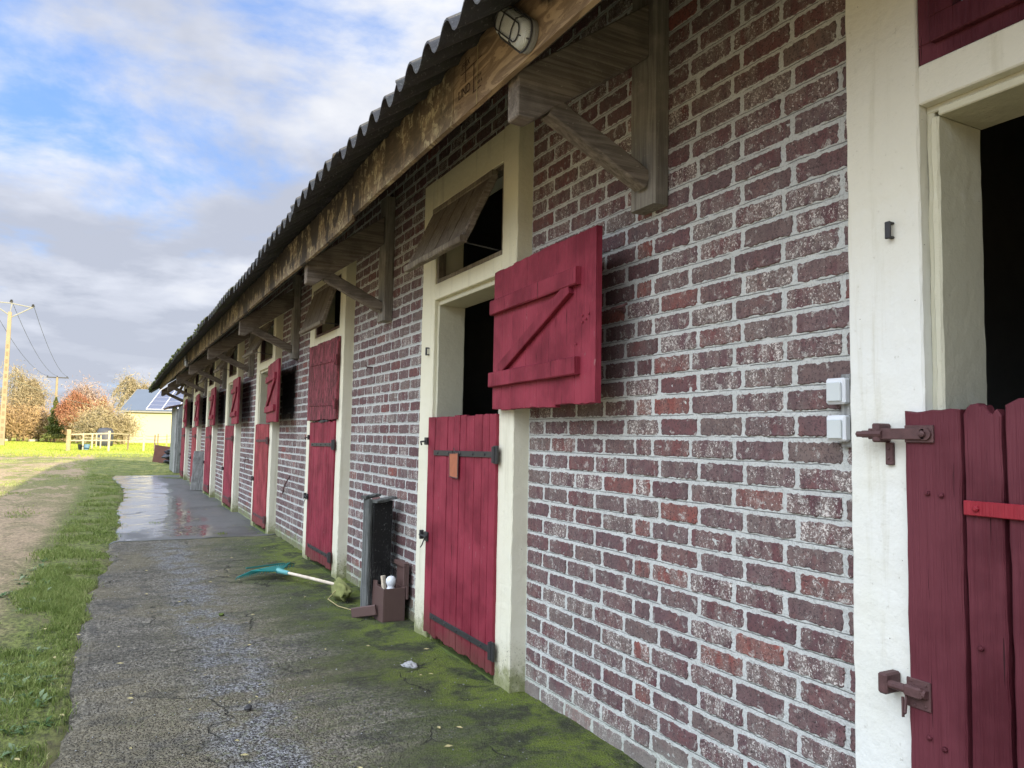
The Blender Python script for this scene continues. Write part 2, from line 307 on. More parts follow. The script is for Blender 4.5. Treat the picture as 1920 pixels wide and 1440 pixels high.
def m_path():
    t = mat('path_concrete'); p = t.pos(); x, y, z = t.xyz(p)
    n0 = t.noise(p, .9, 4, .6); n1 = t.noise(p, 4, 6, .65, .4); n2 = t.noise(p, 30, 5, .7)
    st = t.noise(t.scale(p, (1.1, 3.4, 1)), 1.3, 6, .68, .6)
    ag = t.n('TexVoronoi', Vector=p, Scale=88.); agc = t.xyz(ag.outputs['Color'])[0]; agd = ag.outputs[0]
    ag2 = t.n('TexVoronoi', Vector=p, Scale=52.); ag2c = t.xyz(ag2.outputs['Color'])[0]
    agg = t.math('ADD', t.math('MULTIPLY', agc, .6), t.math('MULTIPLY', ag2c, .4))
    base = t.mix(t.sstep(agg, .1, .95), (.072, .066, .052), (.27, .25, .205))
    base = t.mix(t.sstep(st, .44, .60, 0, .5), base, (.062, .058, .043))
    base = t.mix(t.sstep(n0, .42, .6, 0, .55), base, (.19, .165, .10))
    base = t.mix(t.sstep(n1, .52, .64, 0, .5), base, (.05, .05, .048))
    # bare stony streak down the middle where water runs
    sx = t.math('ADD', x, t.math('MULTIPLY', t.math('SUBTRACT', n0, .5), .5))
    streak = t.math('MULTIPLY', t.sstep(sx, -1.62, -1.4), t.sstep(sx, -1.08, -1.25))
    streak = t.math('MULTIPLY', streak, t.math('MULTIPLY', t.sstep(n1, .40, .55), t.sstep(y, 10.8, 9.8)))
    base = t.mix(t.math('MULTIPLY', streak, .75), base, t.mix(t.sstep(agc, .25, .8), (.06, .06, .065), (.32, .33, .35)))
    # moss towards the wall
    mx = t.math('ADD', x, t.math('ADD', t.math('MULTIPLY', t.math('SUBTRACT', n0, .5), .9), t.math('MULTIPLY', t.math('SUBTRACT', st, .5), 1.1)))
    mo = t.math('MULTIPLY', t.sstep(mx, -1.2, -.35), t.sstep(y, 11.0, 9.4, .12, 1.))
    nf = t.noise(p, 170, 4, .8); green = t.mix(t.sstep(t.math('ADD', t.math('MULTIPLY', n2, .4), t.math('MULTIPLY', nf, .6)), .40, .60), (.026, .040, .012), (.115, .155, .036)); green = t.mix(t.sstep(n1, .48, .66, 0, .75), green, (.048, .052, .030))
    green = t.mix(t.math('MULTIPLY', t.sstep(mx, -.75, -.15), t.sstep(n1, .6, .42)), green, t.mix(t.sstep(nf, .35, .6), (.10, .145, .014), (.25, .33, .04)))
    moN = t.math('MULTIPLY', mo, t.sstep(t.noise(p, 55, 5, .75), .36, .5, .45, 1.))
    base = t.mix(moN, base, green)
    thin = t.math('MULTIPLY', t.sstep(mx, -2.0, -1.2, 0, .5), t.sstep(n2, .5, .62)); base = t.mix(thin, base, (.13, .15, .06))
    # smooth wet slab further on
    wy = t.math('ADD', y, t.math('MULTIPLY', t.math('SUBTRACT', t.noise(p, 1.5, 3), .5), .25))
    slab = t.sstep(wy, 10.42, 10.5)
    wst = t.noise(t.scale(p, (.8, .55, 1)), 1.15, 6, .62, .5)
    wetx = t.math('MULTIPLY', t.sstep(t.math('ADD', x, t.math('MULTIPLY', t.math('SUBTRACT', n0, .5), .7)), -.55, -.9), 1.)
    wet = t.math('MULTIPLY', t.math('MULTIPLY', t.sstep(t.math('ADD', y, t.math('MULTIPLY', t.math('SUBTRACT', t.noise(p, 2.4, 5, .6), .5), 1.6)), 10.65, 10.85), wetx), t.math('MULTIPLY', slab, t.sstep(wst, .36, .45)))
    sc = t.mix(n2, (.08, .083, .09), (.17, .175, .18)); sc = t.mix(t.sstep(wst, .48, .6, 0, .7), sc, (.06, .065, .07))
    base = t.mix(t.math('MULTIPLY', slab, .85), base, sc)
    base = t.mix(t.math('MULTIPLY', wet, .5), base, (.06, .06, .06))
    wv = t.n('VectorMath', {'operation': 'ADD'}, i0=p, i1=t.n('VectorMath', {'operation': 'SCALE'}, i0=t.n('TexNoise', Vector=p, Scale=3., Detail=6.).outputs[1], Scale=.5).outputs[0]).outputs[0]
    crk = t.n('TexVoronoi', {'feature': 'DISTANCE_TO_EDGE'}, Vector=wv, Scale=1.05).outputs[0]; crk = t.math('MULTIPLY', t.sstep(crk, .010, .002), t.sstep(t.noise(p, 1.7, 3), .51, .58)); base = t.mix(t.math('MULTIPLY', crk, .8), base, (.022, .024, .014))
    joint = t.math('MULTIPLY', t.sstep(t.math('ABSOLUTE', t.math('SUBTRACT', wy, 10.45)), .05, .015), 1.); base = t.mix(joint, base, (.035, .04, .02))
    rough = t.math('SUBTRACT', t.math('SUBTRACT', .88, t.math('MULTIPLY', slab, .34)), t.math('MULTIPLY', wet, .31))
    rough = t.math('SUBTRACT', rough, t.math('MULTIPLY', streak, .2))
    hh = t.math('ADD', t.math('MULTIPLY', t.sstep(agd, .0, .6), -1.1), t.math('ADD', t.math('MULTIPLY', n2, .9), t.math('MULTIPLY', t.noise(p, 130, 4, .8), t.math('MULTIPLY', mo, 1.6))))
    hh = t.math('SUBTRACT', hh, t.math('MULTIPLY', crk, 2.))
    hh = t.math('MULTIPLY', hh, t.math('SUBTRACT', 1., t.math('MULTIPLY', slab, .90)))
    hh = t.math('MULTIPLY', hh, t.math('SUBTRACT', 1., t.math('MULTIPLY', wet, .7)))
    t.out(base, rough, t.bump(hh, 1., .016), Specular_IOR_Level=t.math('ADD', .45, t.math('MULTIPLY', wet, .5)), Coat_Weight=t.math('MULTIPLY', wet, 1.), Coat_Roughness=.12, Coat_IOR=1.7)
m_path()
def m_ground():
    t = mat('ground_soil'); p = t.pos(); x, y, z = t.xyz(p)
    n0 = t.noise(t.scale(p, (.5, .16, 1)), 1., 5, .6); n1 = t.noise(t.scale(p, (2.2, .9, 1)), 1., 7, .75, .6); n2 = t.noise(t.scale(p, (1, .6, 1)), 26, 7, .8)
    soil = t.mix(t.sstep(n2, .3, .7), (.16, .115, .07), (.54, .41, .26)); soil = t.mix(t.sstep(n1, .5, .65, 0, .6), soil, (.17, .145, .08))
    grass = t.mix(t.sstep(n2, .35, .65), (.03, .04, .010), (.22, .26, .06)); grass = t.mix(t.sstep(n1, .45, .65, 0, .6), grass, t.mix(t.sstep(y, 12., 30.), (.16, .13, .07), (.36, .33, .09)))
    f = t.sstep(t.math('ADD', n0, t.math('MULTIPLY', t.math('SUBTRACT', n1, .5), 1.1)), .46, .56)
    near = t.sstep(t.math('ADD', y, t.math('MULTIPLY', t.math('SUBTRACT', n1, .5), 26.)), 46., 54.)                                   # paddock beyond the track
    mx = t.math('ADD', x, t.math('MULTIPLY', t.math('SUBTRACT', n1, .5), .9))
    edge = t.sstep(mx, -2.85, -2.5)
    g = t.math('MAXIMUM', t.math('MAXIMUM', t.math('MULTIPLY', f, t.sstep(y, 10., 26., .25, .95)), near), edge)
    far = t.mix(t.noise(t.scale(p, (.3, .05, 1)), 1., 4), (.26, .34, .035), (.44, .47, .07))
    grass = t.mix(near, grass, far)
    c = t.mix(g, soil, grass)
    t.out(c, .95, t.bump(t.math('ADD', n2, t.math('MULTIPLY', n1, 1.5)), .7, .03))
m_ground()

# ---------------------------------------------------------------- mesh builder
class MB:
    def __init__(s): s.v = []; s.f = []; s.a1 = []; s.a2 = []; s.dk = []; s.c1 = .5; s.c2 = .5; s.cd = 0.
    def add(s, vs, fs):
        b = len(s.v); s.v += [tuple(v) for v in vs]; s.f += [tuple(b+i for i in f) for f in fs]
        n = len(vs); s.a1 += [s.c1]*n; s.a2 += [s.c2]*n; s.dk += [s.cd]*n; return b
    def box(s, lo, hi, M=None, ch=0.):
        x0, y0, z0 = lo; x1, y1, z1 = hi
        if ch:
            return s.cham(lo, hi, ch, M)
        vs = [(x0, y0, z0), (x1, y0, z0), (x1, y1, z0), (x0, y1, z0), (x0, y0, z1), (x1, y0, z1), (x1, y1, z1), (x0, y1, z1)]
        if M is not None: vs = [M @ Vector(v) for v in vs]
        s.add(vs, [(0, 3, 2, 1), (4, 5, 6, 7), (0, 1, 5, 4), (1, 2, 6, 5), (2, 3, 7, 6), (3, 0, 4, 7)])
    def cham(s, lo, hi, ch, M=None):
        bm = bmesh.new(); bmesh.ops.create_cube(bm, size=1)
        sx, sy, sz = [h-l for l, h in zip(lo, hi)]; c = [(h+l)/2 for l, h in zip(lo, hi)]
        for v in bm.verts: v.co = Vector((v.co.x*sx+c[0], v.co.y*sy+c[1], v.co.z*sz+c[2]))
        bmesh.ops.bevel(bm, geom=bm.edges[:], offset=min(ch, min(abs(sx), abs(sy), abs(sz))*.3), segments=1, affect='EDGES')
        bm.verts.index_update()
        vs = [(M @ v.co) if M is not None else v.co.copy() for v in bm.verts]
        s.add(vs, [[v.index for v in f.verts] for f in bm.faces]); bm.free()
    def slab(s, out, x0, x1, bev, M=None, center=None):
        """outline (y,z) ccw, extruded along x from x0 (back) to x1 (front, toward -x), bevelled front rim"""
        n = len(out)
        cy = sum(p[0] for p in out)/n; cz = sum(p[1] for p in out)/n
        w = max(p[0] for p in out)-min(p[0] for p in out); h = max(p[1] for p in out)-min(p[1] for p in out)
        ky = max(.2, 1-2*bev/max(w, 1e-4)); kz = max(.2, 1-2*bev/max(h, 1e-4)); sg = -1 if x1 < x0 else 1
        ins = [(cy+(p[0]-cy)*ky, cz+(p[1]-cz)*kz) for p in out]
        vs = [(x0, *p) for p in out]+[(x1-sg*bev, *p) for p in out]+[(x1, *p) for p in ins]
        if M is not None: vs = [M @ Vector(v) for v in vs]
        fs = []
        for k in range(2):
            for i in range(n):
                j = (i+1) % n; fs.append((k*n+i, k*n+j, (k+1)*n+j, (k+1)*n+i))
        fs.append(tuple(range(2*n, 3*n))); fs.append(tuple(reversed(range(n))))
        s.add(vs, fs)
    def tube(s, pts, rad, sides=6, cap=True):
        pts = [Vector(p) for p in pts]; n = len(pts)
        if not hasattr(rad, '__len__'): rad = [rad]*n
        vs = []; prev = None
        for i, p in enumerate(pts):
            d = (pts[min(i+1, n-1)]-pts[max(i-1, 0)]); d = d.normalized() if d.length > 1e-9 else Vector((0, 0, 1))
            if prev is None:
                a = d.orthogonal().normalized()
            else:
                a = prev-d*prev.dot(d); a = a.normalized() if a.length > 1e-6 else d.orthogonal().normalized()
            prev = a; b = d.cross(a)
            for k in range(sides):
                an = 2*math.pi*k/sides; vs.append(p+(a*math.cos(an)+b*math.sin(an))*rad[i])
        fs = []
        for i in range(n-1):
            for k in range(sides):
                j = (k+1) % sides; fs.append((i*sides+k, i*sides+j, (i+1)*sides+j, (i+1)*sides+k))
        if cap: fs.append(tuple(reversed(range(sides)))); fs.append(tuple(range((n-1)*sides, n*sides)))
        s.add(vs, fs)
    def beam(s, a, b, w, h, seg=8, jit=.003, up=(0, 0, 1), ch=.006, side=None):
        """wonky rectangular timber from a to b; w along side vector, h along up"""
        a = Vector(a); b = Vector(b); d = (b-a).normalized(); u = Vector(up); u = (u-d*u.dot(d)).normalized(); r = d.cross(u)
        prof = [(-w/2+ch, -h/2), (w/2-ch, -h/2), (w/2, -h/2+ch), (w/2, h/2-ch), (w/2-ch, h/2), (-w/2+ch, h/2), (-w/2, h/2-ch), (-w/2, -h/2+ch)]
        vs = []
        for i in range(seg+1):
            p = a.lerp(b, i/seg)
            for (x, y) in prof: vs.append(p+r*(x+random.uniform(-jit, jit))+u*(y+random.uniform(-jit, jit)))
        fs = []
        for i in range(seg):
            for k in range(8):
                j = (k+1) % 8; fs.append((i*8+k, i*8+j, (i+1)*8+j, (i+1)*8+k))
        fs.append(tuple(reversed(range(8)))); fs.append(tuple(range(seg*8, seg*8+8))); s.add(vs, fs)
    def lathe(s, prof, c=(0, 0, 0), sides=20, M=None):
        vs = []; c = Vector(c)
        for (r, z) in prof:
            for k in range(sides):
                an = 2*math.pi*k/sides; v = Vector((r*math.cos(an), r*math.sin(an), z)); vs.append((M @ v if M else v)+c)
        fs = []
        for i in range(len(prof)-1):
            for k in range(sides):
                j = (k+1) % sides; fs.append((i*sides+k, i*sides+j, (i+1)*sides+j, (i+1)*sides+k))
        fs.append(tuple(reversed(range(sides)))); fs.append(tuple(range((len(prof)-1)*sides, len(prof)*sides))); s.add(vs, fs)
    def blob(s, c, r, seed=0, amp=.25, sub=2):
        bm = bmesh.new(); bmesh.ops.create_icosphere(bm, subdivisions=sub, radius=1)
        vs = []
        for v in bm.verts:
            q = v.co; k = 1+amp*noise.noise(q*1.7+Vector((seed*3.1, seed, 0)))+amp*.5*noise.noise(q*4+Vector((seed, 7, 0)))
            vs.append((c[0]+q.x*r[0]*k, c[1]+q.y*r[1]*k, c[2]+q.z*r[2]*k))
        s.add(vs, [[v.index for v in f.verts] for f in bm.faces]); bm.free()
    def build(s, name, m, parent=None, loc=None, rotz=None, smooth=False, fixn=True):
        me = bpy.data.meshes.new(name); me.from_pydata(s.v, [], s.f)
        for nm, arr in (('v1', s.a1), ('v2', s.a2), ('dk', s.dk)):
            at = me.attributes.new(nm, 'FLOAT', 'POINT'); at.data.foreach_set('value', np.array(arr, dtype=np.float32))
        me.materials.append(MATS[m])
        if fixn:
            bm = bmesh.new(); bm.from_mesh(me); bmesh.ops.recalc_face_normals(bm, faces=bm.faces); bm.to_mesh(me); bm.free()
        if smooth: me.polygons.foreach_set('use_smooth', [True]*len(me.polygons))
        me.update()
        ob = bpy.data.objects.new(name, me); COL.objects.link(ob)
        if parent: ob.parent = parent
        if loc: ob.location = loc
        if rotz is not None: ob.rotation_euler = (0, 0, rotz)
        return ob
def empty(name, loc=(0, 0, 0)):
    e = bpy.data.objects.new(name, None); COL.objects.link(e); e.location = loc; e.empty_display_size = .2; return e
def tag(o, label, cat, group=None, kind=None):
    if label: o['label'] = label
    if cat: o['category'] = cat
    if group: o['group'] = group
    if kind: o['kind'] = kind
    return o
def fast_mesh(name, V, Fa, m, v1, parent=None, k=3):
    me = bpy.data.meshes.new(name); nv = len(V); nf = len(Fa)
    me.vertices.add(nv); me.vertices.foreach_set('co', V.astype(np.float32).ravel())
    me.loops.add(nf*k); me.loops.foreach_set('vertex_index', Fa.astype(np.int32).ravel())
    me.polygons.add(nf); me.polygons.foreach_set('loop_start', np.arange(0, nf*k, k, dtype=np.int32))
    me.polygons.foreach_set('loop_total', np.full(nf, k, dtype=np.int32))
    me.update(calc_edges=True); me.validate()
    at = me.attributes.new('v1', 'FLOAT', 'POINT'); at.data.foreach_set('value', v1.astype(np.float32))
    me.materials.append(MATS[m]); ob = bpy.data.objects.new(name, me); COL.objects.link(ob)
    if parent: ob.parent = parent
    return ob
def nz(x, y, z=0., s=1.): return noise.noise(Vector((x*s, y*s, z*s)))

# ================================================================ THE SETTING
# ---- path edge
PE = [(-3, -2.25), (0, -2.22), (3.85, -2.18), (5.1, -2.16), (6.9, -2.17), (9.06, -1.98), (14.3, -1.88), (19.4, -1.66), (25, -1.95), (26.2, -1.9)]
def pedge(y):
    for (a, xa), (b, xb) in zip(PE, PE[1:]):
        if y <= b:
            f = max(0, (y-a)/(b-a)); return xa+(xb-xa)*f+.10*nz(y, 3, 0, 1.1)+.05*nz(y, 9, 0, 4)
    return PE[-1][1]
def gh(x, y):   # ground height
    base = -.015+.02*nz(x, y, 0, .7)+.012*nz(x, y, 5, 2.5)
    d = max(0, -2.0-x)
    if y < 40: base += min(.03, d*.02)
    return base
def make_ground():
    xs = np.unique(np.concatenate([-np.geomspace(30, 1500, 16), np.linspace(-30, -8, 45), np.linspace(-8, 1, 110), np.linspace(1, 30, 30), np.geomspace(30, 1500, 16)]))
    ys = np.unique(np.concatenate([-np.geomspace(8, 600, 10), np.linspace(-8, 30, 260), np.linspace(30, 160, 120), np.geomspace(160, 2500, 18)]))
    nx, ny = len(xs), len(ys); V = np.zeros((nx*ny, 3))
    k = 0
    for y in ys:
        for x in xs:
            z = gh(x, y) if (y < 160 and abs(x) < 40) else -.02
            if x > pedge(y)+.06 and -4 < y < 26.3: z = -.09
            V[k] = (x, y, z); k += 1
    I = np.arange(nx*ny).reshape(ny, nx)
    Fa = np.stack([I[:-1, :-1], I[:-1, 1:], I[1:, 1:], I[1:, :-1]], -1).reshape(-1, 4)
    o = fast_mesh('ground', V, Fa, 'ground_soil', np.zeros(len(V)), k=4); o['kind'] = 'structure'
    o.data.polygons.foreach_set('use_smooth', [True]*len(o.data.polygons))
make_ground()
def make_path():
    ys = np.concatenate([np.linspace(-3, 12, 420), np.linspace(12.05, 26.2, 180)]); n = 70
    V = []; 
    for y in ys:
        e = pedge(y)
        for i in range(n+1):
            f = i/n; x = e+(.30-e)*f**1.0
            z = .008*nz(x, y, 1, 1.3)+.004*nz(x, y, 2, 6)+.0025*nz(x, y, 2, 25)
            if f < .03: z -= .035*(1-f/.03)
            if y < 10.6: z += .02*max(0, 1-abs(x+.02)/.35)*(.6+nz(x, y, 4, 5))     # mossy fillet against the wall
            else: z -= .012
            V.append((x, y, z))
    V = np.array(V); I = np.arange(len(V)).reshape(len(ys), n+1)
    Fa = np.stack([I[:-1, :-1], I[:-1, 1:], I[1:, 1:], I[1:, :-1]], -1).reshape(-1, 4)
    o = fast_mesh('path', V, Fa, 'path_concrete', np.zeros(len(V)), k=4); o['kind'] = 'structure'
    o.data.polygons.foreach_set('use_smooth', [True]*len(o.data.polygons))
make_path()

FRS = [.09, 3.60, 7.05, 10.50, 13.86, 17.15, 20.35, 23.60]; FW = 1.41
# ---- grass blades (numpy)
def blades(name, P, H, Wd, lean, v1, m, label, seg=2):
    n = len(P); an = rng.uniform(0, 2*math.pi, n); bd = rng.uniform(0, 2*math.pi, n)
    side = np.stack([np.cos(an), np.sin(an), np.zeros(n)], 1); bend = np.stack([np.cos(bd), np.sin(bd), np.zeros(n)], 1)
    L = (lean*H)[:, None]; up = np.array([0, 0, 1.]); w = Wd[:, None]
    mid = P+up*(H*.58)[:, None]+bend*L*.35; tip = P+up*(H*np.sqrt(np.clip(1-lean**2*.55, .1, 1)))[:, None]+bend*L
    V = np.stack([P-side*w*.5, P+side*w*.5, mid-side*w*.42, mid+side*w*.42, tip], 1).reshape(-1, 3)
    b = np.arange(n)[:, None]*5
    Fa = np.stack([b+[0, 1, 3], b+[0, 3, 2], b+[2, 3, 4]], 1).reshape(-1, 3)
    o = fast_mesh(name, V, Fa, m, np.repeat(v1, 5)); tag(o, label, 'grass', kind='stuff'); return o
def sample_grass():
    P = []; H = []; Wd = []; V1 = []
    # tufts along the verge
    def tuft(x, y, hh, cnt, sp, col, wd=.0042):
        for _ in range(cnt):
            a = random.gauss(0, sp); b = random.gauss(0, sp)
            P.append((x+a, y+b, gh(x+a, y+b)-.005)); H.append(hh*random.uniform(.45, 1.15)); Wd.append(wd*random.uniform(.6, 1.3)); V1.append(min(1, max(0, random.gauss(col, .13))))
    y = 3.2
    while y < 40:
        near = max(0, 1-(y-3)/9)
        dens = int(34 if y < 9 else (18 if y < 16 else 11))
        for _ in range(dens):
            if y < 26.3: e = pedge(y)
            else: e = .9
            wband = 1.2 if y < 6.0 else (.50 if y < 9 else .58)
            if y > 26.3: wband = 3.7
            u = random.random()**(.9)
            x = e-.01-u*wband
            if y > 26.3 and random.random() < .5: continue
            dn = nz(x, y, 3, 1.3)+.6*nz(x, y, 8, 3.5)
            if y < 6.2 and x < -2.5 and dn < -.05: continue
            if dn < -.22-(.1 if u < .3 else -.24): continue
            hh = (.036 if u < .25 else .046)*random.uniform(.6, 1.35)*(1+.5*dn)*(1.15 if y < 7 else 1.)
            if y > 12: hh *= 1.1
            tuft(x, y+random.uniform(-.1, .1), hh, int(34 if y < 7 else (22 if y < 14 else 13)), .035 if y < 9 else .06, .42+.25*dn+random.uniform(-.08, .08), .0040 if y < 9 else .008)
        y += .11 if y < 10 else .2
    # thin grass in the worn ground left of the verge
    for _ in range(6500):
        y = 4.5+random.random()**1.3*36; x = -2.5-random.random()*5.5
        if nz(x, y*.5, 11, .55)+.5*nz(x, y*.5, 12, 2) < (.20 if y < 18 else .02): continue
        tuft(x, y, .030 if y < 14 else .045, 12 if y < 14 else 9, .09, .66, .005 if y < 12 else .012)
    for _ in range(30000):      # short sward between the tufts
        y = 3.3+random.random()**1.5*12; e = pedge(y); x = e+.02-random.random()**1.2*(1.2 if y < 6.0 else .55)
        if nz(x, y, 3, 1.3)+.5*nz(x, y, 8, 3.5) < -.08: continue
        P.append((x, y, gh(x, y)-.003)); H.append(random.uniform(.012, .03)); Wd.append(random.uniform(.003, .006)); V1.append(random.uniform(.1, .95))
    # sprigs on the path: at the joint, along the wall foot, odd tufts
    for _ in range(900):
        y = 2.2+22*random.random()**1.6; tuft(-.03-abs(random.gauss(0, .05))-(.1 if any(f-.02 < y < f+FW+.02 for f in FRS) else 0), y, .018, 6, .015, .42, .003)
    for (x, y, c) in [(-.62, 10.9, 60), (-1.35, 12.6, 40), (-1.62, 11.6, 50), (-1.25, 6.05, 40), (-.42, 24.6, 160), (-.22, 24.3, 120), (-1.66, 17.5, 90), (-1.5, 20.0, 80), (-1.9, 3.95, 60)]:
        tuft(x, y, .05 if y > 20 else .03, c, .05 if y < 20 else .12, .5, .005)
    P = np.array(P); H = np.array(H); 
    blades('verge_grass', P, H, np.array(Wd), rng.uniform(.15, .95, len(P)), np.array(V1), 'grass_blade', 'short green grass growing in tufts along the broken edge of the path')
    # paddock grass, mid-field
    n = 46000
    y = 44+rng.random(n)**.8*62; x = -2.01+(rng.uniform(0, 345, n)-207)*.00054*y*1.0
    keep = (np.sin(x*1.1)+np.sin(y*.35+x*.4)+rng.normal(0, 1, n) > (.5-(y-30)*.06))
    y = y[keep]; x = x[keep]; n = len(y)
    P = np.stack([x, y, np.full(n, -.03)], 1)
    blades('paddock_grass', P, rng.uniform(.04, .11, n), .010+y*.00035, rng.uniform(.1, .8, n), np.clip(rng.normal(.45, .2, n), 0, 1), 'field_grass', 'bright sunlit grass covering the paddock and the edge of the dirt track')
sample_grass()
def weeds():
    mb = MB()
    for _ in range(95):
        if random.random() < .6: y = random.uniform(3.7, 5.6); x = pedge(y)-.05-random.random()*.5
        else: y = random.uniform(6.6, 9.3); x = pedge(y)-.1-random.random()*.5
        z = gh(x, y); mb.c1 = random.random()
        for k in range(random.randint(4, 8)):
            an = random.uniform(0, 6.28); L = random.uniform(.03, .085); w = L*.3; el = random.uniform(.2, .9)
            d = Vector((math.cos(an)*math.cos(el), math.sin(an)*math.cos(el), math.sin(el))); sd = Vector((-math.sin(an), math.cos(an), 0))
            p = Vector((x, y, z)); a = p+d*L*.5; b = p+d*L+Vector((0, 0, -L*.25))
            mb.add([p, a-sd*w/2, a+sd*w/2, b], [(0, 1, 2), (1, 3, 2)])
    tag(mb.build('broadleaf_weeds', 'weed_leaf', fixn=False), 'small broad leaved weeds mixed into the near grass verge', 'weeds', kind='stuff')
    # loose stones, chips and dead leaves on the path
    mb = MB()
    for _ in range(900):
        y = 2.4+random.random()**1.6*8; x = random.uniform(pedge(y)+.03, -.12); r = random.uniform(.0015, .0042)*(1+.04*y)
        mb.blob((x, y, .004), (r, r*random.uniform(.6, 1.2), r*.7), random.random()*50, .4, 1)
    tag(mb.build('loose_gravel', 'old_board'), 'loose grit and small stones scattered over the path', 'gravel', kind='stuff')
    mb = MB()
    for _ in range(190):
        y = 2.6+random.random()**1.3*12; x = random.uniform(pedge(y)-.3, -.15); an = random.uniform(0, 3.14); L = random.uniform(.006, .022); w = L*random.uniform(.15, .5)
        c = Vector((x, y, .010)); d = Vector((math.cos(an), math.sin(an), 0)); s = Vector((-d.y, d.x, 0))
        mb.add([c-d*L, c-s*w+Vector((0, 0, .004)), c+d*L, c+s*w], [(0, 1, 2, 3)])
    tag(mb.build('leaf_litter', 'twine', fixn=False), 'dry straw bits and leaf scraps lying on the path', 'leaf litter', kind='stuff')
weeds()

# ================================================================ THE STABLE
STB = tag(empty('stable_building', (0, 0, 0)), 'long low brick stable with a row of red half doors and a corrugated roof', 'stable')
FR = [.09, 3.60, 7.05, 10.50, 13.86, 17.15, 20.35, 23.60]       # near edge of each door surround
FW = 1.41; PX = -.097
YEND = FR[-1]+FW+.02
def roofz(x, y):   # mid surface of the sheets
    d = 2.80+(x+1.0)*.70
    d += (.035*min(1, max(0, (y-1)/3)) if y < 6.7 else .0) - max(0, y-6.7)*.0045
    if y > 21: d -= (y-21)*.02
    return d+.008*nz(y, 4, 0, .8)
BL, BH, JT = .2360, .0852, .0205
DARK_PATCHES = [(2.52, 2.86, 1.60, 2.2, .35), (9.55, 10.45, 1.52, 2.20, 1.), (12.75, 13.2, 1.5, 2.15, .7), (15.75, 16.9, 1.50, 2.22, 1.), (18.8, 20.1, 1.50, 2.22, 1.), (21.6, 23.4, 1.50, 2.22, 1.)]  # black patches on brick and mortar, placed beside the open shutters
def dark_amt(y, z):
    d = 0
    for (a, b, c, e, s) in DARK_PATCHES:
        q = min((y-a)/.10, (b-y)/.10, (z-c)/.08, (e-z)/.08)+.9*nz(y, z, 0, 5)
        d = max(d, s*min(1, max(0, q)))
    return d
def wall():
    mb = MB(); mo = MB()
    spans = []; prev = -3.2
    for f in FR: spans.append((prev, f)); prev = f+FW
    for (a, b, zmin) in [(p_, q_, -.1) for p_, q_ in spans]+[(f, f+FW, 3.13) for f in FR]:
        ztop = 3.49; lod = 0 if b < 4 else (1 if b < 8 else (2 if b < 15 else 3))
        if b < 1: a = -1.2; lod = 3
        # brick courses, counted from the far side
        rows = int(ztop/BH)+1
        for r in range(rows):
            z0 = r*BH+.006; z1 = z0+BH-JT
            if z1 > ztop: break
            if z0 < zmin: continue
            y = b-.0; ls = []
            if r % 2 == 0: ls = [BL*.7]+[BL]*12
            else: ls = [BL]*4+[BL*.5]+[BL]*8
            y = b+.0; off = random.uniform(-.004, .004)
            y -= 0
            for L in ls:
                y1 = y-JT*.5+off; y0 = y-L+JT*.5+off; y -= L
                y0 = max(y0, a+.004); y1 = min(y1, b-.004)
                if y1-y0 < .03: continue
                mb.c1 = random.random(); mb.c2 = random.random()**.8
                if L < BL*.6 and random.random() < .6: mb.c1 = random.uniform(.85, 1)
                mb.cd = dark_amt((y0+y1)/2, (z0+z1)/2)
                hh = z1-z0; ww = y1-y0
                ny = [24, 9, 4, 2][lod]; nz_ = [9, 4, 1, 1][lod]; j = [.0036, .0034, .0025, .0015][lod]
                out = []
                sd = random.random()*99; cn = [0]
                def rj(): cn[0] += 1; return random.uniform(-j, j)*.55+j*1.5*noise.noise(Vector((cn[0]*.45, sd, 0)))
                for i in range(ny): out.append((y0+ww*i/ny+(0 if i else j), z0+rj()+(j*1.4 if i == 0 else 0)))
                for i in range(nz_): out.append((y1+rj(), z0+hh*i/nz_+(j if i == 0 else 0)))
                for i in range(ny): out.append((y1-ww*i/ny, z1+rj()-(j if i == 0 else 0)))
                for i in range(nz_): out.append((y0+rj(), z1-hh*i/nz_))
                xf = -.004+random.uniform(-.0025, .002)
                mb.slab(out, .01, xf, .0028 if lod < 2 else .002)
        # mortar sheet
        st = [.014, .03, .06, .10][lod]; ny = max(2, int((b-a)/st)); nzz = int(ztop/st)
        base = len(mo.v); vs = []; dk = []
        for i in range(ny+1):
            for k in range(nzz+1):
                y = a+(b-a)*i/ny; z = max(ztop*k/nzz-.03, zmin)
                xx = -.0005+(.0028*nz(y, z, 0, 22)+.0022*nz(y, z, 4, 60) if lod < 2 else 0)
                vs.append((xx, y, z)); dk.append(dark_amt(y, z))
        fs = [(i*(nzz+1)+k, (i+1)*(nzz+1)+k, (i+1)*(nzz+1)+k+1, i*(nzz+1)+k+1) for i in range(ny) for k in range(nzz)]
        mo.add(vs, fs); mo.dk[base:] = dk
    ob = mb.build('brick_facing', 'brick', STB)
    mo.build('mortar_joints', 'mortar', STB, smooth=True, fixn=False)
    w = MB()                                                    # solid wall core
    for (a, b) in spans: w.box((.012, a, -.1), (.24, b, 3.50))
    for f in FR: w.box((.012, f, 3.13), (.24, f+FW, 3.50))
    w.box((4.8, -3.2, -.1), (5.0, YEND, 3.4)); w.box((.012, YEND-.001, -.1), (5, YEND+.2, 3.5)); w.box((0.012, -3.4, -.1), (5, -3.2, 3.5))
    for yy in (1.9, 5.6, 9.2, 12.4): w.box((.24, yy, -.1), (4.8, yy+.1, 3.4))     # stall partitions
    w.box((.24, -3.2, -.12), (4.8, YEND, -.02))
    w.box((.24, -3.2, 3.42), (4.8, YEND, 3.5))                   # loft floor keeps the stalls dark
    w.build('wall', 'dark_room', STB)
wall()

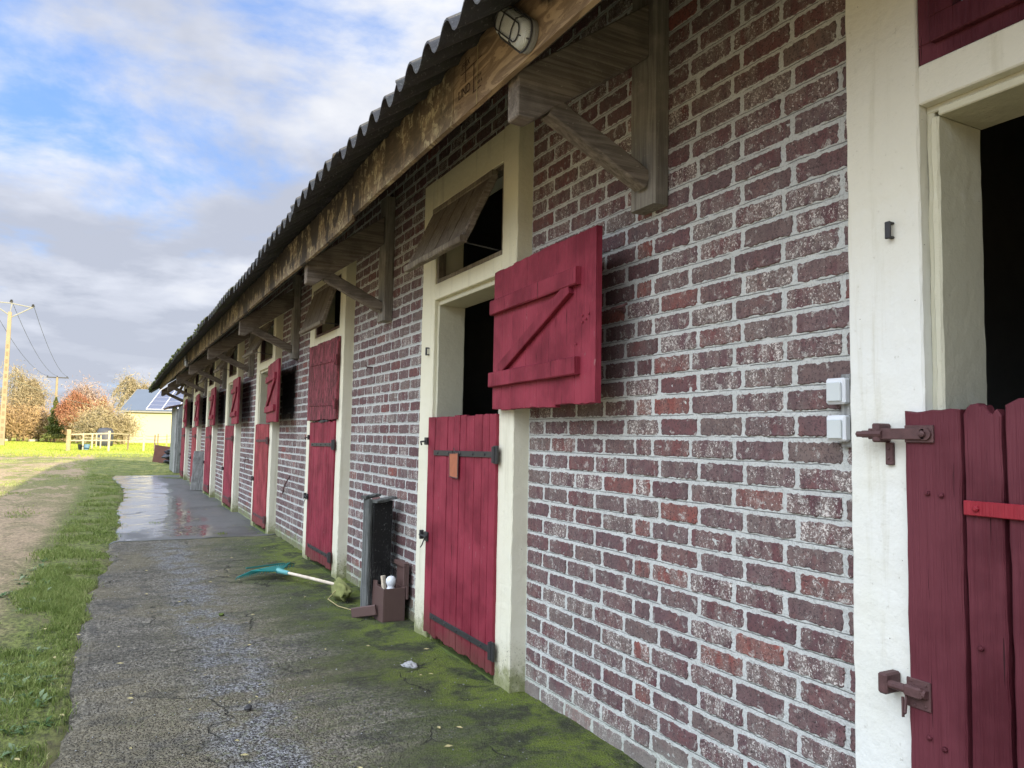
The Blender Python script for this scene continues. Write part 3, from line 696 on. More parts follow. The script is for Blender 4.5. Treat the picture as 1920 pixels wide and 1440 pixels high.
def rough_box(mb, lo, hi, st=.08, amp=.0012, ch=.005):
    """box in chamfered profile along z with slightly uneven arrises (plaster)"""
    x0, y0, z0 = lo; x1, y1, z1 = hi; n = max(1, int((z1-z0)/st)); ch = min(ch, abs(y1-y0)*.3, abs(x1-x0)*.3)
    vs = []
    for i in range(n+1):
        z = z0+(z1-z0)*i/n
        e = [amp*nz(y0*9, z, q, 5)*1.5+amp*nz(y0, z, q+5, 40)*1.2 for q in range(4)]
        c = [ch*(1+.8*nz(z, y0, q, 14)) for q in range(4)]
        vs += [(x0+e[0], y0+c[0], z), (x0+c[0], y0+e[1], z), (x1-c[1], y0+e[1], z), (x1, y0+c[1], z), (x1, y1-c[2], z), (x1-c[2], y1+e[2], z), (x0+c[3], y1+e[2], z), (x0+e[0], y1-c[3], z)]
    fs = [(i*8+k, i*8+(k+1) % 8, (i+1)*8+(k+1) % 8, (i+1)*8+k) for i in range(n) for k in range(8)]
    fs.append(tuple(reversed(range(8)))); fs.append(tuple(range(n*8, n*8+8))); mb.add(vs, fs)
def surround(k, f):
    near = k == 0
    mb = MB(); y0, y1 = f, f+FW; st = .03 if k < 3 else .1
    a, b = f+.175, f+1.18; zo = 2.275; zt0, zt1 = 2.385, 2.925
    rough_box(mb, (PX, y0, -.05), (.114, a, 3.12), st); rough_box(mb, (PX, b, -.05), (.114, y1, 3.12), st)
    # transom rail and head, butted between the piers
    mb.cham((PX+.001, a-.0, zo), (.114, b+.0, zt0), .004)
    mb.cham((PX+.001, a, zt1), (.114, b, 3.119), .004)
    o = mb.build('door_surround', 'white_plaster' if near else 'cream_plaster', STB)
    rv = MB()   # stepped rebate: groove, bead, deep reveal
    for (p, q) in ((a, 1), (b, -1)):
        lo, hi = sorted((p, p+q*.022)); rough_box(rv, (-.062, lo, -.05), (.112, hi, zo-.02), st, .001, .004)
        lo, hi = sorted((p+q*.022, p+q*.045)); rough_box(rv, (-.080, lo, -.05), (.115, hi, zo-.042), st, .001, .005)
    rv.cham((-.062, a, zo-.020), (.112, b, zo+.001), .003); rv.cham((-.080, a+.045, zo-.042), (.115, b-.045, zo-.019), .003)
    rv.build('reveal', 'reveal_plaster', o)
    th = MB(); th.cham((-.085, a+.03, -.06), (.2, b-.03, .012), .006); th.build('sill', 'moss', o)
    return o
for k, f in enumerate(FR): surround(k, f)

def plank_leaf(mb, w, h, n, t=.03, jag=.012, jagb=.012, gap=.004, seed=0, tilt=0., x=0., seg=10):
    """leaf in local coords: y 0..w, z 0..h, front toward -x at x-t"""
    rr = random.Random(seed); ws = [rr.uniform(.8, 1.25) for _ in range(n)]; s = sum(ws); y = 0
    for i in range(n):
        pw = ws[i]/s*w; a, b = y+gap/2, y+pw-gap/2; y += pw
        top = h+rr.uniform(-jag, jag); bot = rr.uniform(0, jagb); tl = rr.uniform(-tilt, tilt)
        out = []
        m_ = 5
        for q in range(m_): out.append((a+(b-a)*q/m_, bot+rr.uniform(-.3, .3)*jagb+(.002 if q else 0)))
        for q in range(seg): zz = bot+(top-bot)*q/seg; out.append((b+rr.uniform(-.0012, .0012)+tl*q/seg, zz))
        for q in range(m_): out.append((b-(b-a)*q/m_+tl, top+rr.uniform(-.35, .35)*jag))
        for q in range(seg): zz = top-(top-bot)*q/seg; out.append((a+rr.uniform(-.0012, .0012)+tl*(1-q/seg), zz))
        mb.c1 = rr.random(); mb.slab(out, x, x-t-rr.uniform(0, .0025), .003)
        # checks (splits) as thin recessed-looking dark gaps are left to the bump; nail heads below
    return mb
def nailrow(mb, pts, r=.006, d=.004, x=0.):
    for (y, z) in pts: mb.lathe([(r, 0), (r*.9, d*.6), (r*.4, d)], (x, y, z), 8, Matrix.Rotation(-math.pi/2, 4, 'Y').to_3x3())
def strap(mb, y0, y1, z, x, h=.032, t=.006, dz=0.):
    """iron strap from y0 (tail) to y1 (pintle) with bolts"""
    n = 6; out = [(y0+(y1-y0)*i/n, z-h/2+dz*i/n+random.uniform(-.0008, .0008)) for i in range(n+1)]+[(y1-(y1-y0)*i/n, z+h/2+dz*(1-i/n)+random.uniform(-.0008, .0008)) for i in range(n+1)]
    if y1 < y0: out = out[::-1]
    mb.slab(out, x, x-t, .0015)
    for q in (.08, .28, .48, .68, .86): nailrow(mb, [(y0+(y1-y0)*q, z+dz*q)], .008, .006, x-t)
    mb.lathe([(.014, -.045), (.014, .045)], (x-t-.004, y1, z+dz), 10)
    mb.box((x-.012, min(y1, y1-.04), z-.05+dz), (x-.004+.004, max(y1, y1+.005), z+.05+dz))

LEAF_TOP = 1.475
def half_door(k, f):
    """lower half door, closed in its rebate"""
    a, b = f+.165, f+1.19
    m_ = ['red_paint', 'red_paint', 'red_paint', 'red_paint_orange', 'red_paint', 'red_paint', 'red_paint_orange', 'red_paint'][k]
    mb = MB(); zb = .055
    plank_leaf(mb, b-a, LEAF_TOP-zb, 10, .03, .008, .022, .008, 30+k, .004, seg=14 if k < 3 else 5)
    leaf = mb.build('half_door', m_, STB, (PX+.012, a, zb))
    leaf['label'] = ''
    del leaf['label']
    for z, dz in ((1.185, .0), (.135, 0)):
        s = MB(); strap(s, b-a-.13, .0, z, -.034, .034, .006, .012 if z > 1 else .0); s.build('hinge_strap', 'black_iron' if k in (1, 2) else 'rusty_iron', leaf)
    l = MB()
    # bolt latch on the closing side
    l.cham((-.046, b-a-.06, .60), (-.032, b-a-.005, .66), .003); l.tube([(-.052, b-a-.07, .632), (-.052, b-a+.055, .632)], .007, 8)
    l.cham((-.058, b-a+.03, .605), (-.030, b-a+.048, .665), .003); l.tube([(-.052, b-a-.05, .632), (-.068, b-a-.035, .575), (-.06, b-a+.01, .555)], .004, 6)
    l.build('bolt', 'black_iron', leaf)
    if k in (1, 2):
        l = MB(); l.cham((-.050, b-a-.02, 1.235), (-.030, b-a+.02, 1.285), .003); l.tube([(-.05, b-a-.01, 1.26), (-.07, b-a+.03, 1.255), (-.06, b-a+.04, 1.235)], .006, 6); l.build('catch', 'black_iron', leaf)
    return leaf
for k in range(1, 8): half_door(k, FR[k])

# ---- near door, built plank by plank
def near_door():
    a, b = FR[0]+.185, FR[0]+1.215; x0 = PX+.004
    mb = MB(); zb = .05
    def plank(yl, yr, top, seed, tb=0., x=0., lean=0.):
        rr = random.Random(seed); out = []; n = 26
        for q in range(6): out.append((yr+(yl-yr)*q/6, zb+rr.uniform(0, .01)))
        wob = [rr.uniform(-.0018, .0018) for _ in range(n)]; wob2 = [rr.uniform(-.0018, .0018) for _ in range(n)]
        for q in range(n): out.append((yl+wob[q]+lean*(q/n)**2, zb+(top[0]-zb)*q/n))
        m_ = len(top)
        for q, tz in enumerate(top): out.append((yl+lean+(yr-yl)*q/(m_-1) if m_ > 1 else yl, tz))
        for q in range(1, n): out.append((yr+wob2[q]+lean*(1-q/n)**2, top[-1]-(top[-1]-zb)*q/n))
        mb.c1 = rr.random(); mb.slab(out, .0, -.032+x, .004)
    r = random.Random(3)
    plank(b, b-.150, [1.437, 1.432, 1.434, 1.438, 1.437, 1.440, 1.438], 1, x=-.006)
    plank(b-.158, b-.250, [1.425, 1.441, 1.449, 1.450, 1.452, 1.445, 1.447, 1.428, 1.424, 1.436, 1.420], 2, lean=.004)
    plank(b-.262, b-.415, [1.445, 1.460, 1.462, 1.463, 1.460, 1.452], 3, lean=.006)
    plank(b-.425, b-.56, [1.445, 1.447, 1.450], 4); plank(b-.568, b-.72, [1.44, 1.447, 1.444], 5); plank(b-.728, b-.87, [1.45, 1.443, 1.444], 6); plank(b-.878, b-1.03, [1.44, 1.449, 1.444], 7)
    leaf = mb.build('half_door', 'dark_red_paint', STB, (x0, 0, 0)); leaf['label'] = 'large dark red half door with split planks and a sliding bolt'
    bt = MB(); bt.cham((-.045, b-1.02, 1.176), (-.034, b-.158, 1.212), .002); nailrow(bt, [(b-.19, 1.194), (b-.4, 1.194)], .009, .008, -.045); bt.build('iron_band', 'bright_red_iron', leaf)
    for q_ in [(b-.063, 1.222), (b-.100, 1.219), (b-.055, .605), (b-.095, .590), (b-.19, .86), (b-.33, 1.415), (b-.33, 1.39)]: bo = MB(); nailrow(bo, [q_], .0075, .008, -.0385); bo.build('coach_bolt', 'dark_red_paint', leaf)
    h = MB(); h.cham((-.046, b-.085, 1.352), (-.038, b-.005, 1.398), .002)
    out = [(b-.072+.016*math.cos(q), 1.376+.016*math.sin(q)) for q in np.linspace(-math.pi/2-.001, -3*math.pi/2, 8)]
    h.cham((-.053, b-.066, 1.360), (-.046, b+.10, 1.390), .002)
    h.lathe([(.016, 0), (.016, .007)], (-.046, b-.066, 1.375), 14, Matrix.Rotation(-math.pi/2, 4, 'Y').to_3x3())
    h.lathe([(.009, 0), (.009, .008), (.004, .011)], (-.053, b-.062, 1.375), 6, Matrix.Rotation(-math.pi/2, 4, 'Y').to_3x3())
    h.tube([(-.052, b+.055, 1.375), (-.052, b+.118, 1.374)], .010, 8); h.lathe([(.009, -.008), (.013, 0), (.009, .008)], (-.052, b+.125, 1.374), 10)
    h.build('hasp', 'rusty_iron', leaf)
    l = MB(); l.cham((-.058, b+.062, 1.352), (-.004, b+.085, 1.404), .004); l.cham((-.016, b+.052, 1.290), (-.003, b+.074, 1.352), .002)
    nailrow(l, [(b+.063, 1.334), (b+.063, 1.308)], .004, .003, -.016); l.build('keeper', 'rusty_iron', leaf)
    s = MB(); s.cham((-.044, b-.062, .668), (-.038, b+.004, .742), .002); s.tube([(-.052, b-.058, .712), (-.052, b+.055, .712)], .011, 10)
    s.cham((-.066, b-.050, .697), (-.046, b-.0, .727), .005); s.tube([(-.055, b-.004, .700), (-.064, b-.006, .655), (-.058, b+.004, .640), (-.056, b+.006, .690)], .004, 6)
    nailrow(s, [(b-.05, .732), (b-.01, .736), (b-.05, .68), (b-.02, .676)], .0035, .003, -.044); s.build('sliding_bolt', 'rusty_iron', leaf)
    k = MB(); k.cham((-.068, b+.045, .684), (-.004, b+.072, .738), .005); k.build('bolt_keeper', 'rusty_iron', leaf)
    # hinge straps at the far right, out of frame edge
    s = MB(); s.cham((-.046, b-1.06, .15), (-.038, b-.35, .186), .002); s.build('hinge_strap', 'rusty_iron', leaf)
near_door()
# near transom: red frame and glass
def near_transom():
    a, b = FR[0]+.175, FR[0]+1.18; z0, z1 = 2.385, 2.925
    mb = MB(); x0, x1 = PX+.006, -.02
    for lo, hi in (((x0, a, z0), (x1, b, z0+.055)), ((x0, a, z1-.055), (x1, b, z1)), ((x0, a, z0+.055), (x1, a+.055, z1-.055)), ((x0, b-.055, z0+.055), (x1, b, z1-.055))): mb.cham(lo, hi, .003)
    o = mb.build('transom_window', 'dark_red_paint', STB); s = MB(); x0 -= .022
    for lo, hi in (((x0, a+.045, z0+.045), (x1-.02, b-.045, z0+.115)), ((x0, a+.045, z1-.11), (x1-.02, b-.045, z1-.045)), ((x0, a+.045, z0+.115), (x1-.02, a+.11, z1-.11)), ((x0, b-.11, z0+.115), (x1-.02, b-.045, z1-.11))): s.cham(lo, hi, .003)
    s.build('sash', 'dark_red_paint', o); g = MB(); g.box((-.07, a+.11, z0+.115), (-.064, b-.11, z1-.11)); g.build('glass', 'window_glass', o)
near_transom()

# ---- shutters (upper half doors)
def shutter(k, hinge, ang, w, kind, m_, closed=False, H=.77, z0=1.495, seedo=0):
    """hinge (x,y); ang = direction of the leaf from +Y, about z. local y runs from hinge to free edge"""
    mb = MB(); n = 8
    plank_leaf(mb, w, H, n, .028, .006, .010, .003, 80+k+seedo, .002, x=0, seg=12 if k < 3 else 4)
    o = mb.build('shutter', m_, STB, (hinge[0], hinge[1], z0), ang)
    if kind == 'z':
        for zz in (.555, .135):
            s = MB(); y0, y1 = .02, w-.13
            s.beam((-.028-.014, y0, zz+.01), (-.028-.014, y1, zz+.01), .026, .085, 6, .0012, ch=.004); s.build('batten', m_, o)
        s = MB(); s.beam((-.028-.0125, .10, .19), (-.028-.0125, w-.20, .53), .022, .062, 6, .0012, ch=.004); s.build('brace', m_, o)
        nb = MB(); nailrow(nb, [(w*.14, .14), (w*.45, .145), (w*.8, .15), (w*.2, .57), (w*.6, .565), (w-.05, .33), (w-.09, .36), (w-.09, .30), (w-.16, .25)], .006, .005, -.043); nb.build('nails', m_, o)
        s = MB(); s.tube([(.01, .0, .12), (.01, .0, .22)], .01, 8); s.tube([(.01, 0, .54), (.01, 0, .64)], .01, 8); s.build('hinge', 'black_iron', o)
    else:
        for zz in (.56, .16):
            s = MB(); strap(s, w-.12, 0, zz, -.031, .034, .006, -.005); s.build('hinge_strap', m_, o)
    return o
# local +y must run toward -Y world when open: rotate by pi turns front to +x, so mirror planks by giving angle and x flip
def open_shutter(k, f, dev, w, kind='z', m_='red_paint', w2=None):
    hx, hy = PX-.022, f+.155
    # leaf lies along -Y (toward the camera), face toward -X
    mb = MB(); n = 7; rr = random.Random(90+k); ws = [rr.uniform(.75, 1.3) for _ in range(n)]; s = sum(ws); y = 0; H = .77
    for i in range(n):
        pw = ws[i]/s*w; a, b = -(y+pw)+.0012, -y-.0012; y += pw
        top = H+rr.uniform(-.004, .004); bot = rr.uniform(-.006, .006); out = []
        for q in range(5): out.append((a+(b-a)*q/5, bot+rr.uniform(-.003, .003)))
        for q in range(10): out.append((b+rr.uniform(-.0008, .0008), bot+(top-bot)*q/10))
        for q in range(5): out.append((b-(b-a)*q/5, top+rr.uniform(-.003, .003)))
        for q in range(10): out.append((a+rr.uniform(-.0008, .0008), top-(top-bot)*q/10))
        mb.c1 = rr.random(); mb.slab(out, 0, -.030-rr.uniform(0, .002), .0025)
    o = mb.build('shutter', m_, STB, (hx, hy, 1.497), dev)
    for zz in (.565, .165):
        s = MB(); s.beam((-.046, -.005, zz), (-.046, -w+.125, zz+.006), .030, .080, 7, .0012, up=(0, 0, 1), ch=.005); s.build('batten', m_, o)
    s = MB(); s.beam((-.044, -.10, .205), (-.044, -w+.20, .53), .026, .062, 6, .0010, ch=.004); s.build('brace', m_, o)
    for q_ in [(-w+.075, .37), (-w+.105, .36), (-w+.105, .39), (-w+.16, .27), (-w+.05, .39)] if k == 1 else []: nb = MB(); nailrow(nb, [q_], .006, .005, -.034); nb.build('nail', m_, o)
    for za in (.12, .54): s = MB(); s.tube([(.012, .0, za), (.012, .0, za+.10)], .011, 8); s.build('hinge', 'black_iron', o)
    return o
s1 = open_shutter(1, FR[1], R(-3.2), 1.10)
# second surround: shutter closed, flaking paint
f = FR[2]; mb = MB(); w = 1.17; plank_leaf(mb, w, .80, 9, .03, .005, .012, .003, 55, .002, seg=12)
s2 = mb.build('shutter', 'red_paint_peeling', STB, (PX-.004, f+.09, 1.487)); s2['label'] = 'closed upper shutter with flaking faded red paint'
for zz in (.60, .175):
    s = MB(); strap(s, w-.12, .02, zz, -.034, .030, .006, -.02); s.build('hinge_strap', 'red_paint_peeling', s2)
s = MB()
s.blob((-.012, .5, -.006), (.014, .20, .012), 3.1, .8, 3)
s.build('nest_clump', 'black_iron', s2)
open_shutter(3, FR[3], R(-4.5), 1.22)
open_shutter(4, FR[4], R(-3.0), 1.06)
open_shutter(5, FR[5], R(-2.5), 1.10); open_shutter(6, FR[6], R(-2.5), 1.10); open_shutter(7, FR[7], R(-2.5), 1.10)
# shutter folded back behind the flaking one's far side
open_shutter(9, FR[2]+FW+.02, R(-1), .16) if False else None

# ---- transom hatches
def hatch(k, f, ang):
    a, b = f+.20, f+1.17; z0, z1 = 2.39, 2.92
    fr = MB(); x0, x1 = PX+.012, -.03
    for lo, hi in (((x0, a-.02, z0-.001), (x1, b+.005, z0+.028)), ((x0, a-.02, z1-.03), (x1, b+.005, z1+.001)), ((x0, a-.02, z0+.028), (x1, a+.008, z1-.03)), ((x0, b-.022, z0+.028), (x1, b+.005, z1-.03))): fr.cham(lo, hi, .003)
    fo = fr.build('transom_frame', 'rusty_iron' if k > 1 else 'hatch_wood', STB)
    L = .475; w = .86; y0 = a+.05
    def P(s, y, t=0):   # s down the flap, t outward thickness
        return Vector((PX-.004-math.sin(ang)*s-math.cos(ang)*t, y, z1-.03-math.cos(ang)*s+math.sin(ang)*t))
    h = MB(); n = 4; rr = random.Random(k)
    for i in range(n):
        ya = y0+w*i/n+.007; yb = y0+w*(i+1)/n-.007; h.c1 = rr.random()
        c = [P(.05, ya), P(L, ya), P(L, yb), P(.05, yb), P(.05, ya, .018), P(L, ya, .018), P(L, yb, .018), P(.05, yb, .018)]
        h.add(c, [(0, 1, 2, 3), (4, 7, 6, 5), (0, 4, 5, 1), (1, 5, 6, 2), (2, 6, 7, 3), (3, 7, 4, 0)])
    ho = h.build('transom_hatch', 'hatch_wood', STB)
    r = MB(); r.beam(P(L+.01, y0-.03, .012), P(L+.01, y0+w+.03, .012), .045, .04, 6, .002); r.build('hatch_rail', 'hatch_wood', ho)
    r = MB(); r.beam(P(.03, y0-.02, .012), P(.03, y0+w+.02, .012), .04, .04, 5, .002); r.build('hatch_rail', 'hatch_wood', ho)
    for ys_ in (y0-.012, y0+w+.012): r = MB(); r.beam(P(.04, ys_, .004), P(L, ys_, .004), .03, .04, 5, .002); r.build('hatch_stile', 'grey_beam', ho)
    r = MB(); r.tube([P(L, y0+.05), Vector((-.05, y0+.02, z0+.04))], .005, 6); r.build('stay', 'black_iron', ho)
for k, (f, an) in enumerate(zip(FR[1:], (25, 17, 27, 30, 24, 30, 26))): hatch(k+1, f, R(an))

# ---- eave brackets
BR = [-1.02, 2.50, 6.00, 9.50, 12.82, 16.05, 19.30, 22.35, 25.18]
def droop(y): return -max(0, y-2.5)*.0055
for i, y in enumerate(BR):
    dz = droop(y)+random.uniform(-.008, .008)
    mb = MB(); yc = y+.015
    vs_t = 3.35+dz
    mb.beam((-.041, yc, 2.315+dz), (-.041, yc, vs_t), .165, .080, 10, .0028, up=(1, 0, 0), ch=.008)
    po = mb.build('bracket_post', 'grey_post', STB)
    # rafter: plumb-cut nose with a level cut below
    ra = MB(); y0, y1 = y-.035, y+.052
    prof = [(-.705, 2.735), (-.705, 2.560), (-.640, 2.556), (-.083, 2.952), (-.083, 3.185)]
    nseg = 1
    A = [(x, y0+random.uniform(-.002, .002), z+dz) for x, z in prof]; B = [(x, y1, z+dz) for x, z in prof]
    n = len(prof); ra.add(A+B, [tuple(range(n)), tuple(reversed(range(n, 2*n)))]+[(j, (j+1) % n, n+(j+1) % n, n+j) for j in range(n)])
    bm = bmesh.new(); me = bpy.data.meshes.new('x'); me.from_pydata(ra.v, [], ra.f); bm.from_mesh(me); bmesh.ops.recalc_face_normals(bm, faces=bm.faces); bmesh.ops.bevel(bm, geom=bm.edges[:], offset=.005, segments=1, affect='EDGES')
    ra = MB(); bm.verts.index_update(); ra.add([v.co.copy() for v in bm.verts], [[v.index for v in f_.verts] for f_ in bm.faces]); bm.free(); bpy.data.meshes.remove(me)
    ra.build('rafter', 'grey_beam', po)
    br = MB(); br.beam((-.545, y+.008, 2.640+dz), (-.080, y+.008, 2.425+dz), .072, .088, 9, .0025, ch=.007); br.build('brace', 'grey_beam', po)

# ---- fascia boards
segs = [(-3.2, 1.55, 0), (1.552, 2.985, 0), (2.99, 4.55, .004), (4.56, 6.9, -.02), (6.91, 9.4, -.028), (9.41, 12.8, -.03), (12.81, 16.1, -.045), (16.11, 19.4, -.06), (19.41, 22.4, -.075), (22.41, 25.35, -.11)]
for a, b, dz in segs:
    mb = MB(); n = max(2, int((b-a)/.15)); vs = []
    th = .022; hgt = .275
    for i in range(n+1):
        y = a+(b-a)*i/n; s = -.05*math.exp(-((y-5.6)/1.2)**2)*(1 if y > 3 else 0)
        zb = 2.708+dz*.8+s*.5+.003*nz(y, 1, 0, 3)
        for (x, z) in ((-.728, zb), (-.728-th, zb+.002), (-.728-th, zb+hgt), (-.728, zb+hgt)): vs.append((x+.002*nz(y, z, 0, 3), y, z))
    fs = [(i*4+k, i*4+(k+1) % 4, (i+1)*4+(k+1) % 4, (i+1)*4+k) for i in range(n) for k in range(4)]+[(3, 2, 1, 0), (n*4, n*4+1, n*4+2, n*4+3)]
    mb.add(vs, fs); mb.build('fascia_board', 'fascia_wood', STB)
# purlins under the sheets
for x in (-.665, -.30):
    mb = MB()
    for a, b in zip(BR, BR[1:]): mb.beam((x, a, roofz(x, a)-.085), (x, b-.003, roofz(x, b)-.085), .05, .09, 6, .003)
    mb.build('purlin', 'grey_beam', STB)
# ---- corrugated roof
def roof():
    pitch = .190; amp = .038; Wd = pitch*5.5; y = -3.3; nper = 10; mb = MB(); k = 0
    while y < 25.9:
        y1 = min(y+Wd+.05, 26.0); dz = random.uniform(-.006, .006)+(.006 if k % 2 else 0); dx = random.uniform(-.02, .02); rot = random.uniform(-.004, .004)
        if abs(y-6.7) < .6: dx += .03
        n = int((y1-y)/pitch*nper); xs = [-1.0+dx, -.99+dx, -.4, .24]
        def pt(x, yy, off):
            w = math.cos(2*math.pi*yy/pitch); w = math.copysign(abs(w)**.8, w)
            return (x, yy, roofz(x, yy)+amp*w+dz+off+rot*(yy-y))
        vs = []
        for i in range(n+1):
            yy = y+(y1-y)*i/n
            for x in xs: vs.append(pt(x, yy, .005))
            for x in xs: vs.append(pt(x, yy, -.005))
        m_ = len(xs); fs = []
        for i in range(n):
            o = i*2*m_; q = o+2*m_
            for j in range(m_-1): fs.append((o+j, o+j+1, q+j+1, q+j)); fs.append((o+m_+j, q+m_+j, q+m_+j+1, o+m_+j+1))
            fs.append((o, q, q+m_, o+m_))
        for o in (0, n*2*m_):
            for j in range(m_-1): fs.append((o+j, o+m_+j, o+m_+j+1, o+j+1))
        mb.add(vs, fs); y += Wd; k += 1
    # upper slope to the ridge, then back down: lower detail
    def sl(x0, z0, x1, z1):
        n = int(29/.0475); vs = []
        for i in range(n+1):
            yy = -3.3+29.3*i/n; c = .028*math.cos(2*math.pi*yy/pitch)
            s = -max(0, yy-6.7)*.0045
            vs += [(x0, yy, z0+c+s), (x1, yy, z1+c+s)]
        mb.add(vs, [(2*i, 2*i+1, 2*i+3, 2*i+2) for i in range(n)])
    sl(.20, 2.80+1.20*.7+.012, 2.5, 2.8+3.5*.7); sl(2.5, 2.8+3.5*.7, 6.0, 2.8)
    mb.build('roof', 'fibre_cement', STB, smooth=False)
    rd = MB(); rd.beam((2.5, -3.3, 5.30), (2.5, 26, 5.2), .34, .06, 20, .004); rd.build('ridge_cap', 'fibre_cement', STB)
    # moss cushions on the far part of the roof edge
    ms = MB()
    for _ in range(520):
        yy = 10.5+random.random()**.8*15.4; x = -1.0+random.random()**2*.5
        r = random.uniform(.012, .035)*(1.4 if yy > 14 else .8)
        ms.blob((x, yy, roofz(x, yy)+.03+random.uniform(-.02, .01)), (r*1.3, r*1.5, r*.8), random.random()*40, .5, 1)
    for _ in range(60):
        yy = random.uniform(24.6, 26.0); x = -1.02+random.random()*.3; r = random.uniform(.03, .07)
        ms.blob((x, yy, roofz(x, yy)+random.uniform(-.05, .06)), (r, r, r*.8), random.random()*40, .6, 1)
    o = ms.build('moss_cushions', 'roof_moss', STB); o['kind'] = 'stuff'
    # gable boarding at both ends
    g = MB()
    for yy in (-3.3, YEND+.1): g.add([(0, yy, 3.0), (5, yy, 3.0), (5, yy, 3.3), (2.5, yy, 5.15), (0, yy, 3.42)], [(0, 1, 2, 3, 4)])
    g.build('gable', 'shed_wood', STB)
    v = MB(); v.beam((-1.0, 25.95, 2.60), (.1, 25.95, 3.36), .03, .16, 5, .003); v.build('verge_board', 'shed_wood', STB)
roof()

# ---- stamped mark on the new fascia board
def stamp():
    X0 = -.7525; z0 = 2.708
    def text(body, y, z, size, ang=0):
        cu = bpy.data.curves.new('mark', 'FONT'); cu.body = body; cu.size = size; cu.extrude = .0002
        ob = bpy.data.objects.new('stamp_mark', cu); COL.objects.link(ob)
        dg = bpy.context.evaluated_depsgraph_get(); me = bpy.data.meshes.new_from_object(ob.evaluated_get(dg)); bpy.data.objects.remove(ob)
        # text x -> -Y world (reads left to right from outside), y -> Z
        Mx = Matrix(((0, 0, -1, X0), (-1, 0, 0, y), (0, 1, 0, z), (0, 0, 0, 1))); me.transform(Mx @ Matrix.Rotation(ang, 4, 'Z'))
        me.materials.clear(); me.materials.append(MATS['ink']); o2 = bpy.data.objects.new('stamp_mark', me); COL.objects.link(o2); o2.parent = STB
    text('LIND', 2.93, z0+.085, .055); text('. 1.', 2.93, z0+.045, .03)
    text('IFFIX', 2.90, z0+.205, .04); text('TYP H', 2.76, z0+.105, .022); text('NR 4', 2.74, z0+.078, .022)
    mb = MB()
    for (ya, yb, za, zb_) in ((2.70, 2.90, .185, .188), (2.77, 2.775, .06, .19), (2.70, 2.78, .060, .063), (2.855, 2.859, .14, .25)):
        mb.box((X0-.0003, ya, z0+za), (X0+.0004, yb, z0+zb_))
    mb.build('stamp_rule', 'ink', STB)
stamp()

# ================================================================ THINGS ON AND BY THE WALL
# bulkhead lamps
def lamp(loc, label, ang=R(-4), group='bulkhead lamps on the eaves'):
    L = tag(empty('bulkhead_lamp', loc), label, 'lamp', group); L.rotation_euler = (R(-50), 0, 0)
    # oval, long axis along z; face toward -x
    def oval(w, h, n=28):
        out = []; r = w/2; s = h/2-r
        for i in range(n):
            a = 2*math.pi*i/n; y = r*math.cos(a); z = r*math.sin(a)+(s if math.sin(a) >= 0 else -s); out.append((y, z))
        return out
    def ring(mb, xs, sc):
        base = None; n = 28; allv = []
        for x, (w, h) in zip(xs, sc): allv += [(x, y, z) for y, z in oval(w, h)]
        fs = [(k*n+i, k*n+(i+1) % n, (k+1)*n+(i+1) % n, (k+1)*n+i) for k in range(len(xs)-1) for i in range(n)]
        fs.append(tuple(range((len(xs)-1)*n, len(xs)*n))); fs.append(tuple(reversed(range(n)))); mb.add(allv, fs)
    b = MB(); ring(b, (0, -.014, -.02), ((.118, .300), (.118, .300), (.108, .290))); b.build('base', 'galvanised', L)
    g = MB(); ring(g, (-.019, -.034, -.050, -.057), ((.106, .286), (.104, .284), (.092, .270), (.068, .240))); g.build('lens', 'ribbed_glass', L, smooth=True)
    w = MB()
    pts = [(-.027, y, z) for y, z in oval(.118, .300)]; w.tube(pts+[pts[0]], .0035, 6)
    pts = [(-.062, y, z) for y, z in oval(.066, .235)]; w.tube(pts+[pts[0]], .0028, 6)
    for z in (-.055, .055): w.tube([(-.026, -.059, z), (-.060, -.040, z), (-.064, 0, z), (-.060, .040, z), (-.026, .059, z)], .0028, 6)
    for z in (-.148, .148): w.tube([(-.026, 0, z), (-.062, 0, z*.79)], .0028, 6)
    w.build('wire_guard', 'black_iron', L); return L
lamp((-.752, 2.36, 2.835), 'oval bulkhead lamp with ribbed glass and wire guard on the nearest eave board')
l2 = lamp((-.775, 15.6, 2.70), 'small far bulkhead lamp hanging from the sagging eave beyond the fifth door')
th = MB(); th.tube([(-.756, 2.73, 2.955), (-.757, 2.728, 2.70)], .0012, 5); tag(th.build('hanging_thread', 'twine'), 'pale dry stalk hanging down the front of the nearest eave board', 'stalk')
# light switches on a batten
bt = MB(); bt.cham((-.022, 1.555, 1.335), (-.004, 1.592, 1.560), .003); tag(bt.build('switch_board', 'old_board'), 'narrow wooden batten behind the two switches beside the white pier', 'board')
for z, lb in ((1.507, 'upper pale grey outdoor switch on the batten beside the near white pier'), (1.393, 'lower pale grey outdoor switch on the batten beside the near white pier')):
    e = tag(empty('light_switch', (-.022, 1.588, z)), lb, 'switch', 'switches on the wall batten')
    m1 = MB(); m1.cham((-.030, -.034, -.040), (0, .036, .040), .006); m1.build('housing', 'white_plastic', e)
    m2 = MB(); m2.cham((-.038, -.026, -.032), (-.030, .026, .026), .004); m2.build('rocker', 'pale_switch', e)
